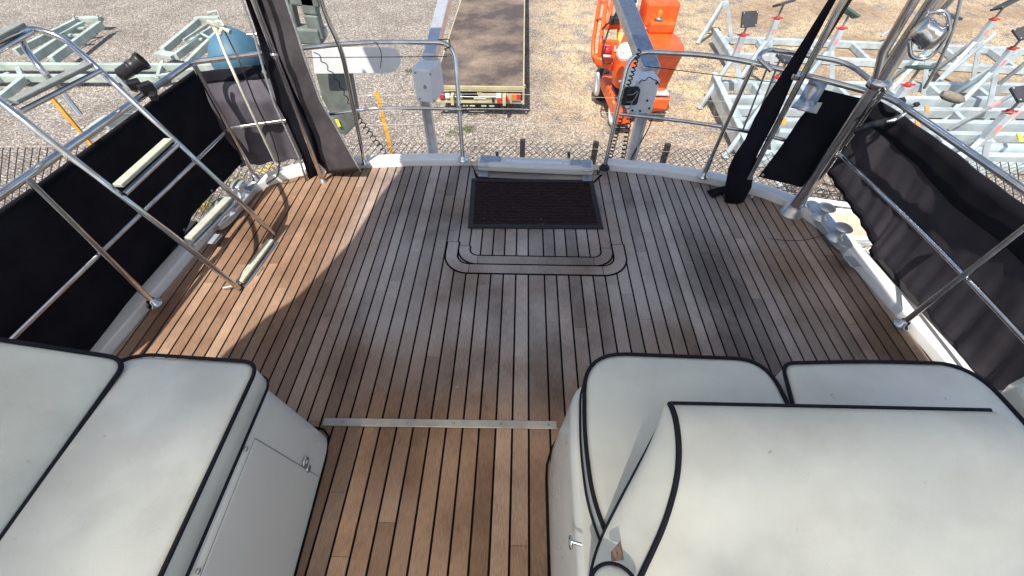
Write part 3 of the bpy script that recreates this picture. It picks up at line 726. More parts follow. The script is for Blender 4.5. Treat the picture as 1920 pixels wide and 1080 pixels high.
def furled_covers():
    # right: navy cover furled round a sloping pole
    r = thing('furled_cover', at(1375, 392, 0), 'navy canvas cover furled down a stainless pole at the right stern', 'furled cover')
    Y = 2.08
    ctr = [(1580, -40, 6), (1560, 0, 7), (1516, 75, 10), (1472, 150, 14), (1453, 187, 18), (1435, 225, 20), (1417, 262, 18), (1398, 292, 20), (1388, 319, 24), (1383, 349, 24), (1377, 375, 18), (1364, 393, 6)]
    pts = [aty(u, v, Y) for u, v, w in ctr]; m = MB(); vs = []; n = 20
    for k, ((u, v, w), p) in enumerate(zip(ctr, pts)):
        dep = (p.y * math.cos(R_(49.7)) + (H_CAM - p.z) * math.sin(R_(49.7))); rad = w * dep / F_PX
        sc = [p + Vector((math.cos(a) * rad * (1 + .08 * math.sin(3 * a + k)), math.sin(a) * rad * .45, 0)) for a in [2 * math.pi * i / n for i in range(n)]]; vs.append(sc)
    R2 = []
    for i in range(len(vs) - 1):
        for t in (0, .34, .67): R2.append([a.lerp(b, t) for a, b in zip(vs[i], vs[i + 1])])
    R2.append(vs[-1]); fl = [p for q in R2 for p in q]
    m.add(fl, [(i * n + k, i * n + (k + 1) % n, (i + 1) * n + (k + 1) % n, (i + 1) * n + k) for i in range(len(R2) - 1) for k in range(n)], True)
    m.add(R2[-1], [tuple(range(n))]); m.build('cover', 'navy', r)
    MB().tube([aty(1608, -40, Y - .05), aty(1570, 20, Y - .05), aty(1404, 335, Y - .03)], .014, 14).build('pole', 'steel', r)
    MB().tube([aty(1618, -40, Y - .01), aty(1580, 20, Y - .01), aty(1505, 140, Y)], .010, 12).build('pole', 'black', r)
    c = aty(1493, 143, Y - .04); MB().lathe(c, [(.02, -.012), (.022, 0), (.02, .012)], 16, (aty(1404, 335, Y) - aty(1570, 20, Y))).build('collar', 'steel', r)
    MB().grid([[at(1325, 358, .012), at(1336, 371, .012)], [at(1345, 352, .014), at(1352, 364, .014)], [at(1372, 346, .03), at(1376, 358, .03)]], True, .004).build('strap', 'navy', r)
    MB().lathe(at(1409, 370, .004), [(.012, 0), (.012, .004), (.006, .01)], 12).build('deck_stud', 'brushed', r)
    # left: two unzipped curtain panels bunched at the corner pole
    Y = 2.2
    r = thing('rolled_curtain', at(590, 340, 0), 'dark canvas cockpit curtain bunched round the pole at the left stern', 'curtain')
    def L(lst, dy=0): return [away(aty(u, v, Y + dy), 1.035) for u, v in lst]
    a = L([(440, -40), (460, 0), (484, 70), (500, 130), (520, 195), (540, 235), (565, 290), (582, 347)], -.02); b = L([(470, -40), (480, 0), (507, 70), (535, 140), (560, 200), (580, 240), (598, 300), (592, 342)], .02)
    MB().grid(wavy(a, b, 6, .010, 2.5, 2), True, .004).build('inner_panel', 'navy', r)
    b0 = L([(455, -40), (470, 0), (500, 90), (535, 170), (560, 230), (585, 290), (618, 328)], .05)
    c = L([(510, -40), (530, 0), (560, 90), (585, 165), (600, 215), (625, 262), (668, 324)], .03)
    inn = wavy(b0, c, 8, .014, 2.0, 5); MB().grid(inn, True, .004).build('fold_panel', 'navy', r)
    a = L([(475, -40), (490, 0), (520, 90), (548, 160), (570, 205), (600, 258), (612, 326)], -.005); b = L([(520, -40), (537, 0), (560, 70), (580, 130), (600, 187), (630, 238), (677, 320)], -.02)
    outp = wavy(a, b, 10, .012, 1.6, 9); MB().grid(outp, True, .004).build('outer_panel', 'curtain', r)
    def zipper(path):
        MB().grid([[p + Vector((-.004, -.006, 0)), p + Vector((.008, -.008, 0))] for p in path], True, .003).build('zip', 'zip', r)
    zipper([row[-1] for row in outp]); zipper([p + Vector((-.004, -.01, 0)) for p in L([(440, -40), (458, 0), (482, 70), (498, 130), (518, 195), (537, 235), (562, 290), (580, 346)], -.03)])
    MB().lathe(at(628, 321, .045), [(.012, 0), (.012, .004), (.005, .007)], 14, (0, -.7, .7)).build('press_stud', 'silver', r)
    p = at(606, 341, 0); rr = thing('curtain_pole', p, 'bronze-tinted stainless pole rising between the bunched curtain panels', 'pole')
    q = aty(515, 103, p.y - .02); d = (q - p); m = MB().tube([p, q + d * .9], .0135, 14); m.build('pole', 'steel', rr)
    MB().lathe(q, [(.014, -.012), (.019, -.008), (.019, .008), (.014, .012)], 16, d).build('collar', 'steel', rr)
    m = MB(); flange(m, p, .026); m.build('base_flange', 'silver', rr)
furled_covers()

def ladder():
    r = thing('boarding_ladder', at(480, 492, 0), 'stainless steel ladder with flat treads leaning over the left guard rail', 'ladder')
    L = [at(448, 541, 0.012), at(345, 458, .32), at(212, 356, .62), at(20, 206, .90), at(-70, 136, .98)]
    Rr = [at(513, 439, .012), at(435, 364, .32), at(322, 258, .62), at(176, 121, .88)]
    top = fillet(Rr + [at(118, 70, .95), at(60, 52, .99), at(-60, 100, 1.02)], [0, .1, .1, .12, .10, .06, 0], 8)
    MB().tube(fillet(L, .3, 6), .0125, 14).build('side_rail', 'steel', r)
    MB().tube(top, .0125, 14).build('side_rail', 'steel', r)
    MB().tube(fillet([at(36, 62, .985), at(50, 96, .96), at(80, 133, .91), at(110, 165, .84), at(150, 215, .74)], .06, 6), .0115, 12).build('stay', 'steel', r)
    for (a, b, z, mt, w) in (((447, 532), (510, 447), .03, 'tread', .045), ((350, 452), (432, 368), .335, 'tread', .045), ((217, 352), (320, 259), .635, 'tread', .045), ((18, 194), (172, 118), .90, 'treadgrey', .05), ((-60, 98), (42, 44), 1.02, 'treadgrey', .05)):
        p, q = at(*a, z), at(*b, z); d = (q - p).normalized()
        MB().beam(p + d * .012, q - d * .012, w * .85, .016).build('tread', mt, r, bevel=.004)
        MB().tube([p - Vector((0, 0, .03)) + Vector((.012, 0, 0)), q - Vector((0, 0, .03)) + Vector((.012, 0, 0))], .0095, 10).build('rung', 'steel', r)
    for p in (at(420, 540, .01), ): MB().tube([p, at(447, 534, .02)], .011, 10).build('foot', 'silver', r)
ladder()

def spotlight():
    c = at(242, 130, .80); r = thing('searchlight', c, 'black searchlight clamped to the left guard rail beside the ladder', 'searchlight')
    ax = (at(275, 105, .84) - at(215, 145, .78)).normalized()
    MB().lathe(c - ax * .045, [(.018, -.008), (.027, 0), (.028, .052), (.031, .054), (.031, .06), (.028, .062), (.029, .085), (.037, .108), (.037, .12), (.031, .12), (.025, .095)], 24, ax).build('housing', 'black', r)
    MB().box(c + Vector((.0, -.0, .034)) + ax * .012, (.02, .012, .006), ax.to_track_quat('X', 'Z').to_matrix()).build('badge', 'silver', r)
    m = MB().box(at(252, 158, .76), (.05, .045, .035), Matrix.Rotation(.7, 3, 'Z')); m.box(at(275, 166, .74), (.06, .04, .05), Matrix.Rotation(.9, 3, 'Z')); m.box(at(288, 180, .72), (.03, .05, .03), Matrix.Rotation(.5, 3, 'Z')); m.build('clamp', 'black', r, bevel=.006)
    MB().tube([at(222, 146, .75), at(240, 163, .74), at(255, 168, .735)], .012, 10).build('arm', 'galv_dark', r)
spotlight()

def float_and_rope():
    c = aty(447, 110, 2.60); 
    r = thing('mooring_buoy', c - Vector((0, 0, .15)), 'blue round mooring buoy hanging outside the left stern corner', 'buoy')
    MB().lathe(c, [(0.0001, -.14)] + [(.15 * math.cos(a), .14 * math.sin(a)) for a in [R_(-75 + 15 * k) for k in range(8)]] + [(.115, .10), (.07, .135), (.035, .155), (.018, .165), (.0001, .17)], 28, (-.15, .5, .85)).build('float', 'blue', r)
    path = [(404, 52, 2.3), (412, 75, 2.26), (424, 105, 2.2), (440, 140, 2.13), (458, 180, 2.12), (482, 232, 2.12), (505, 280, 2.14), (516, 303, 2.16)]
    r = thing('rope', aty(516, 303, 2.16), 'cream rope knotted over the left stern rail and hanging to the deck', 'rope')
    pts = fillet([aty(*p) for p in path], .05, 4); MB().tube(pts, .0075, 8).build('line', 'rope', r)
    m = MB()
    for k in range(5):
        a = k * 1.3; c = aty(406 + 4 * math.cos(a), 50 + 5 * math.sin(a), 2.3)
        m.tube([c + Vector((math.cos(t + k) * .024, math.sin(t * 1.0) * .02, math.sin(t + k * .7) * .018)) for t in [i * .5 for i in range(13)]], .007, 8)
    m.tube([aty(408, 52, 2.3), aty(420, 54, 2.28), aty(432, 60, 2.27)], [.007, .007, .012], 8); m.build('knot', 'rope', r)
    d = [(422, 60, 2.3), (438, 92, 2.2), (455, 130, 2.15), (480, 195, 2.15), (510, 255, 2.16), (524, 303, 2.16), (522, 330, 2.16), (500, 345, 2.17), (468, 352, 2.2)]
    setp(MB().tube(fillet([aty(*q) for q in d], .04, 4), .004, 6).build('shock_cord', 'black'), 'thin black cord hanging beside the cream rope', 'cord')
float_and_rope()

def davit(side):
    if side < 0:
        r = thing('davit', aty(808, 296, 2.6), 'square stainless davit with a closed white motor box, left of the gate', 'davit', 'davits at the stern')
        bx = aty(801, 158, 2.62); base = (808, 300); yw = .05; post_top = aty(806, 190, 2.66)
    else:
        r = thing('davit', aty(1192, 306, 2.6), 'square stainless davit with a white motor box and black relay, right of the gate', 'davit', 'davits at the stern')
        bx = aty(1203, 178, 2.62); base = (1192, 309); post_top = aty(1194, 200, 2.66)
    pb = aty(base[0], base[1] - 45, 2.66); pt = Vector((pb.x, 2.62, bx.z)); pb.z = -.5
    w = .062 if side < 0 else .068
    MB().beam(Vector((pt.x, 2.66, -.5)), Vector((pt.x, 2.66, bx.z - .04)), w, .06, up=(0, 1, 0)).build('post', 'davit_steel', r, bevel=.006)
    MB().tube([Vector((pt.x - .012 * side * -1, 2.622, -.5)), Vector((pt.x - .012 * side * -1, 2.622, bx.z - .06))], .006, 8).build('hydraulic_pipe', 'silver', r)
    rot = Matrix.Rotation(R_(-12 if side < 0 else 6), 3, 'Z')
    if side < 0:
        MB().box(bx + Vector((0, .06, 0)), (.120, .19, .20), rot).build('motor_box', 'white_box', r, bevel=.008)
        m = MB()
        for sx in (-1, 1):
            for sz in (-1, 1): m.lathe(bx + rot @ Vector((sx * .048, -.036, sz * .08)), [(.0055, 0), (.0055, .004), (.002, .005)], 10, rot @ Vector((0, -1, 0)))
        m.lathe(bx + rot @ Vector((.0, -.036, .0)), [(.010, 0), (.010, .006), (.006, .014), (.003, .016)], 14, rot @ Vector((0, -1, 0))); m.build('screws', 'galv_dark', r)
        a0, a1 = aty(806, 112, 2.72), aty(842, -30, 3.5); aw = .075
    else:
        MB().box(bx + Vector((0, .06, 0)), (.15, .19, .21), rot).build('motor_box', 'white_box', r, bevel=.008)
        m = MB()
        for sx, sz in ((-.05, -.08), (.055, -.07), (.06, .085), (.0, -.085), (.03, -.02)): m.lathe(bx + rot @ Vector((sx, -.036, sz)), [(.007, 0), (.007, .003)], 12, rot @ Vector((0, -1, 0)))
        m.build('screws', 'black', r)
        MB().box(aty(1182, 180, 2.52), (.10, .05, .105), rot).build('relay_box', 'rubber', r, bevel=.018, seg=3)
        for (u0, v0, u1, v1) in ((1174, 177, 1195, 171), (1172, 191, 1197, 173), (1170, 204, 1186, 190)):
            MB().tube(fillet([aty(u0, v0, 2.5), aty((u0 + u1) / 2 + 2, v0 + 1, 2.465), aty(u1, v1, 2.49)], .03, 5), .0035, 6).build('cable', 'zip', r)
        MB().tube(fillet([aty(1198, 157, 2.54), aty(1203, 149, 2.56), aty(1210, 152, 2.56), aty(1217, 143, 2.57), aty(1224, 149, 2.57), aty(1232, 151, 2.57), aty(1236, 160, 2.56)], .02, 4), .003, 6).build('cable', 'black', r)
        a0, a1 = aty(1220, 135, 2.72), aty(1152, -40, 3.6); aw = .115
    MB().beam(a0, a1, aw, .07, up=(0, 0, 1)).build('arm', 'davit_steel' if side < 0 else 'brushed', r, bevel=.008)
    q = a0 + (a1 - a0).normalized() * .03
    MB().box(q + Vector((side * .03, .03, -.05)), (.05, .06, .08)).build('pivot_bracket', 'galv_dark', r, bevel=.005)
davit(-1); davit(1)

def helix(p0, p1, rad, turns, r, mat, name, label, bend=0):
    d = (p1 - p0); t = d.normalized(); s = t.orthogonal().normalized(); b = t.cross(s); pts = []
    n = int(turns * 9)
    for i in range(n + 1):
        f = i / n; a = f * turns * 2 * math.pi
        pts.append(p0 + d * f + (s * math.cos(a) + b * math.sin(a)) * rad + Vector((bend * math.sin(math.pi * f), 0, 0)))
    setp(MB().tube(pts, r, 6).build(name, mat), label, 'cable')
helix(aty(663, 212, 2.55), aty(722, 286, 2.62), .016, 9, .0035, 'black', 'coiled_cable', 'black coiled cable running down beside the yellow fence post at left stern')
helix(aty(1166, 215, 2.45), aty(1143, 300, 2.48), .012, 13, .0035, 'black', 'coiled_cable', 'black coiled cable twisted down the right gate post')
helix(aty(1180, 222, 2.55), aty(1166, 308, 2.6), .015, 11, .0035, 'black', 'coiled_cable', 'black coiled cable hanging between gate post and right davit')
helix(aty(1200, 92, 2.45), aty(1167, 195, 2.42), .011, 13, .0035, 'black', 'coiled_cable', 'black coiled cable wound round the bend of the right gate rail')
setp(MB().tube(fillet([aty(1223, 220, 2.62), aty(1217, 240, 2.62), aty(1204, 262, 2.62), aty(1187, 290, 2.62), aty(1182, 305, 2.62)], .1, 5), [.004] * 18 + [.004] * (len(fillet([aty(1223, 220, 2.62), aty(1217, 240, 2.62), aty(1204, 262, 2.62), aty(1187, 290, 2.62), aty(1182, 305, 2.62)], .1, 5)) - 18), 6).build('supply_cable', 'black'), 'thick black supply cable dropping from the right davit motor box', 'cable')
helix(aty(590, 96, 2.6), aty(660, 205, 2.68), .008, 7, .003, 'black', 'coiled_cable', 'black cable looping down the grey outboard bracket', .02)

def outboard_bracket():
    Yb = 2.85; r = thing('outboard_bracket', aty(645, 245, Yb), 'weathered grey outboard leg hung outside the left stern rail', 'bracket')
    def P(u, v, d=0): return aty(u, v, Yb + d)
    # upper frame with a window
    for name, pts, w in (('side_arm', [(536, -30), (548, 20), (560, 70)], .045), ('side_arm', [(572, -30), (585, 25), (598, 72)], .085)):
        q = [P(*p) for p in pts]; m = MB()
        for a, b in zip(q, q[1:]): m.beam(a, b, w, .07, up=(0, 1, 0))
        m.build(name, 'outboard', r, bevel=.01)
    MB().beam(P(548, 62), P(604, 66), .09, .10, up=(0, 1, 0)).build('cross_piece', 'outboard', r, bevel=.012)
    MB().beam(P(540, -4), P(600, 2), .06, .07, up=(0, 1, 0)).build('cross_piece', 'outboard', r, bevel=.012)
    MB().tube(fillet([P(606, 52, .02), P(609, 62, .02), P(604, 72, .02), P(585, 82, .02)], .05), .02, 12).build('clamp_ring', 'galv', r)
    MB().grid([[P(590, 84), P(640, 86)], [P(594, 130), P(658, 130)], [P(606, 180), P(668, 185)], [P(628, 222), P(674, 225)], [P(634, 246), P(652, 249)]], True, .07).build('leg', 'outboard', r, bevel=.008)
    MB().grid([[P(628, 224, -.05), P(634, 224, -.05)], [P(634, 238, -.05), P(640, 237, -.05)]], False, .004).build('warning_label', 'yellow_label', r)
    # white rounded board
    Y2 = 2.74
    o = [(585, 90), (690, 88), (728, 88), (740, 91), (748, 98), (751, 107), (751, 117), (748, 126), (741, 133), (731, 136), (700, 137), (590, 138)]
    f = [aty(u, v, Y2) for u, v in o]; n = len(f); m = MB()
    m.add([p + Vector((0, -.006, 0)) for p in f] + [p + Vector((0, .006, 0)) for p in f], [tuple(range(n)), tuple(range(2 * n - 1, n - 1, -1))] + [(i, (i + 1) % n, n + (i + 1) % n, n + i) for i in range(n)])
    b = m.build('white_board', 'white_box', bevel=.003); setp(b, 'white board with a rounded end hung flat behind the left stern rail', 'board')
outboard_bracket()

def gate_sill():
    r = thing('gate_step', (.09, 2.40, 0), 'cream hinged step block closing the stern gate opening', 'gate step')
    a, b = at(897, 316, .03), at(1112, 325, .03); rz = math.atan2(b.y - a.y, b.x - a.x); rot = Matrix.Rotation(rz, 3, 'Z'); c = (a + b) / 2 + Vector((0, .045, .012))
    L = (b - a).length
    MB().box(c, (L, .115, .05), rot).build('block', 'gelcoat', r, bevel=.012)
    MB().box(c + rot @ Vector((.01, -.005, .0265)), (.40, .030, .003), rot).build('cover_plate', 'white_box', r, bevel=.001)
    m = MB()
    for k in (-.17, 0, .17): m.lathe(c + rot @ Vector((.01 + k, -.005, .0282)), [(.004, 0), (.003, .0015)], 8)
    m.build('screws', 'galv_dark', r)
    for sx in (-1, 1):
        h = c + rot @ Vector((sx * (L / 2 - .065), -.0, .028))
        m = MB().box(h + rot @ Vector((-sx * .045, .012, 0)), (.075, .06, .004), rot); m.box(h + rot @ Vector((sx * .025, .005, .001)), (.055, .085, .004), rot)
        hg = m.build('hinge', 'brushed', r, bevel=.001)
        k = h + rot @ Vector((sx * .025, -.062, -.008)); MB().tube([k + rot @ Vector((-.03, 0, 0)), k + rot @ Vector((.03, 0, 0))], .009, 12).build('hinge_pin', 'brushed', r)
        MB().box(k + rot @ Vector((0, -.035, -.035)), (.06, .055, .005), rot @ Matrix.Rotation(R_(6), 3, 'X')).build('hinge_leaf', 'brushed', r, bevel=.001)
        m = MB()
        for q in ((-.07, -.005), (-.07, .028), (-.025, -.005), (-.025, .028), (.012, .02), (.038, .02)): m.lathe(h + rot @ Vector((sx * q[0], q[1], .002)), [(.004, 0), (.003, .0018)], 8)
        m.build('screws', 'galv_dark', r)
    for u, dx in ((934, 0), (1070, .0)):
        p = aty(u, 300, 2.56); q = aty(u - 2 if u < 1000 else u - 4, 281, 2.60); MB().beam(p - Vector((0, 0, .1)), q, .022, .05, up=(0, 1, 0)).build('swim_ladder_arm', 'steel', r, bevel=.004)
gate_sill()

def doormat():
    c = [at(884, 335, .008), at(1112, 338, .008), at(1132, 429, .008), at(877, 427, .008)]
    r = thing('doormat', (c[0] + c[2]) / 2 * 1.0, 'dark brown ribbed doormat with black rubber border in front of the gate', 'doormat'); r.location.z = 0
    def q(d, z): 
        m = sum(c, Vector()) / 4
        out = []
        for p in c:
            s = p - m; out.append(Vector((m.x + s.x - math.copysign(d, s.x), m.y + s.y - math.copysign(d, s.y), z)))
        return out
    A, B, D = q(0, .0035), q(.002, .012), q(.028, .013); E = q(.03, .0105)
    m = MB()
    for a, b in ((A, B), (B, D), (D, E)): m.add(a + b, [(i, (i + 1) % 4, 4 + (i + 1) % 4, 4 + i) for i in range(4)])
    m.build('rubber_border', 'rubber', r)
    MB().add(E, [(0, 3, 2, 1)]).build('ribbed_pile', 'mat', r)
doormat()

def bollards():
    def one(a, b, heads, label):
        A, B = at(*a, .015), at(*b, .015); d = (B - A); r = thing('mooring_bollard', (A + B) / 2, label, 'bollard', 'twin bollards on the gunwales')
        n = Vector((-d.y, d.x, 0)).normalized(); rows = []
        ol = []
        for k in range(20):
            t = 2 * math.pi * k / 20; ol.append((A + B) / 2 + d * .5 * math.copysign(abs(math.cos(t)) ** .5, math.cos(t)) + n * .045 * math.copysign(abs(math.sin(t)) ** .7, math.sin(t)))
        MB().prism([(p.x, p.y) for p in ol], .012, .052).build('base_plate', 'bollard', r, bevel=.006)
        for (u, v) in heads:
            p = at(u, v, .05); m = MB().lathe(p, [(.042, 0), (.036, .006), (.023, .02), (.020, .045), (.024, .062), (.034, .068)], 22); m.build('post', 'bollard', r)
            MB().lathe(p + Vector((0, 0, .066)), [(.030, 0), (.044, .003), (.046, .008), (.036, .015), (.018, .019), (.0001, .020)], 24).build('cap', 'bollard', r)
    one((1514, 384), (1586, 474), [(1537, 408), (1566, 446)], 'bright twin bollard on the right gunwale outside the thick pole')
    one((478, 352), (408, 432), [(456, 364), (428, 398)], 'bright twin bollard on the left gunwale behind the ladder')
    for u, v, lab in ((1597, 490, 'small stainless fairlead plate on the right gunwale below the twin bollard'), (402, 448, 'small stainless fairlead plate on the left gunwale under the ladder')):
        p = at(u, v, .05); setp(MB().box(p, (.05, .075, .006), Matrix.Rotation(.1 if u > 900 else -.1, 3, 'Z')).build('fairlead_plate', 'bollard', bevel=.002), lab, 'fairlead')
bollards()

def small_bits():
    a, b = at(606, 791, .004), at(1044, 797, .004); r = thing('threshold_strip', (a + b) / 2, 'silver metal threshold strip screwed across the planks between the lockers', 'threshold strip')
    MB().beam(a, b, .032, .006).build('strip', 'strip_alloy', r, bevel=.002)
    m = MB()
    for t in (.085, .36, .56, .76, .965): m.lathe(a.lerp(b, t) + Vector((0, 0, .003)), [(.0055, 0), (.004, .0016)], 12)
    m.build('screws', 'galv_dark', r)
    setp(MB().tube(fillet([at(1442, 447, .004), at(1470, 451, .004), at(1510, 451, .005), at(1545, 440, .02), at(1562, 436, .06)], .1, 5), .0016, 5).build('loose_wire', 'black'), 'thin black wire trailing from the right bollard across the planks', 'wire')
    setp(MB().tube([at(1504, 531, .004), at(1511, 540, .004), at(1518, 548, .004)], .0028, 6).build('metal_pin', 'galv_dark'), 'small metal pin lying on the planks at right', 'pin')
    setp(MB().tube([at(494, 500, .004), at(482, 517, .004)], .002, 6).build('metal_pin', 'silver'), 'small bright pin on the sunlit planks beside the ladder foot', 'pin')
    for (u, v) in ((856, 726),):
        setp(MB().add([at(u - 4, v - 2, .002), at(u + 3, v - 3, .004), at(u + 5, v + 1, .002), at(u, v + 3, .003)], [(0, 1, 2, 3)]).build('dry_leaf', 'wood'), 'tiny dry leaf on the middle planks', 'leaf')
    m = MB()
    for u, v in ((831, 307), (842, 307), (1180, 321), (1194, 322)): m.lathe(at(u, v, GUN), [(.004, -.001), (.004, .001)], 8)
small_bits()

# ================================================================ SEATS
def lockers():
    ZL = 0.465
    def body(bot, top, zs=(0.0, ZL - .03, ZL - .008, ZL)):
        rows = [[Vector((x, y, 0.0)) for x, y in bot]]
        t2 = [(b[0] + (t[0] - b[0]) * .9, b[1] + (t[1] - b[1]) * .9) for b, t in zip(bot, top)]
        rows.append([Vector((x, y, ZL - .035)) for x, y in t2]); rows.append([Vector((x, y, ZL - .012)) for x, y in top])
        rows.append([Vector((x, y, ZL)) for x, y in inset(top, .014)])
        n = len(bot); m = MB(); vs = [p for r in rows for p in r]
        m.add(vs, [(i * n + k, i * n + (k + 1) % n, (i + 1) * n + (k + 1) % n, (i + 1) * n + k) for i in range(len(rows) - 1) for k in range(n)], True)
        m.add(rows[-1], [tuple(range(n))]); return m
    # left locker
    fl = [(-0.672, -0.5), (-0.714, 0.605), (-1.5, 0.62), (-1.75, 0.60), (-1.78, -0.5)]
    tp = [(-0.715, -0.5), (-0.742, 0.585), (-1.5, 0.60), (-1.75, 0.58), (-1.78, -0.5)]
    r = thing('seat_locker', (-1.2, 0.1, 0), 'cream moulded seat locker with a flush door on the left', 'locker', 'cockpit seat lockers')
    def two(a, b, rads):
        fa = fillet([(p[0], p[1], 0) for p in a], rads, 8, closed=True); fb = fillet([(p[0], p[1], 0) for p in b], rads, 8, closed=True)
        return [(p.x, p.y) for p in fa], [(p.x, p.y) for p in fb]
    a, b = two(fl, tp, [0, .085, .05, .1, 0]); body(a, b).build('locker_body', 'gelcoat', r)
    def face(y, z, out=.0): # point on the inboard face
        f = z / ZL; x0 = -0.672 - (y + .5) / 1.105 * .042; x1 = -.715 - (y + .5) / 1.085 * .027
        return Vector((x0 + (x1 - x0) * f * .9 + out, y - .02 * f, z))
    def slab(y0, y1, z0, z1, out, name, mat):
        m = MB(); A = [face(y0, z0, out), face(y1, z0, out), face(y1, z1, out), face(y0, z1, out)]; Bq = [face(y0, z0, -.01), face(y1, z0, -.01), face(y1, z1, -.01), face(y0, z1, -.01)]
        m.add(A + Bq, [(0, 1, 2, 3)] + [(i, 4 + i, 4 + (i + 1) % 4, (i + 1) % 4) for i in range(4)]); return m.build(name, mat, r, bevel=.003)
    slab(-.45, .4385, .022, .4325, .0015, 'door_gap', 'galv_dark')
    slab(-.447, .4350, .024, .4320, .0035, 'locker_door', 'gelcoat')
    for u, v in ((485, 828), (395, 1052)):
        p = atx(u, v, -.70); q = face(p.y, p.z, .006); MB().lathe(q, [(.0065, 0), (.0065, .004), (.003, .006)], 14, (1, 0, .05)).build('press_stud', 'brushed', r)
    q = face(.452, .145, .007); m = MB()
    m.lathe(q, [(.017, 0), (.0165, .004), (.014, .005)], 24, (1, 0, 0)); m.lathe(q + Vector((0, -.012, -.035)), [(.012, 0), (.0115, .004), (.009, .005)], 20, (1, 0, 0)); m.build('latch', 'brushed', r)
    MB().lathe(q + Vector((.004, .0, 0)), [(.009, 0), (.007, .004), (.002, .006)], 16, (1, .2, 0)).build('latch_knob', 'silver', r)
    cl = [face(y, .003, .004) for y in (-.5, 0, .3, .5)] + [Vector((-.722, .585, .003)), Vector((-.75, .612, .003)), Vector((-.80, .622, .003))]
    MB().tube(cl, .004, 6).build('base_seal', 'caulk', r)
    # right locker
    fl = [(1.85, -0.5), (1.83, 0.60), (1.5, .625), (0.150, 0.625), (0.122, 0.45), (0.118, -0.5)]
    tp = [(1.85, -0.5), (1.83, 0.585), (1.5, .605), (0.172, 0.605), (0.152, 0.44), (0.150, -0.5)]
    r = thing('seat_locker', (1.0, 0.1, 0), 'cream moulded seat locker with an eye bolt on the right', 'locker', 'cockpit seat lockers')
    a, b = two(fl, tp, [0, .08, 0, .11, .1, 0]); body(a, b).build('locker_body', 'gelcoat', r)
    cl = [Vector((.114, y, .003)) for y in (-.5, 0, .3, .45)] + [Vector((.118, .5, .003)), Vector((.138, .56, .003)), Vector((.17, .61, .003))]
    MB().tube(cl, .005, 6).build('base_seal', 'caulk', r)
    c = atx(1070, 1017, .128); m = MB().tube([c + Vector((-.0, math.cos(t) * .012, math.sin(t) * .012)) for t in [i * math.pi / 8 for i in range(16)]], .0032, 8, closed=True)
    m.tube([c + Vector((.0, -.0, .012)), c + Vector((.022, -.006, .014))], .004, 8); m.build('eye_bolt', 'steel', r)
lockers()

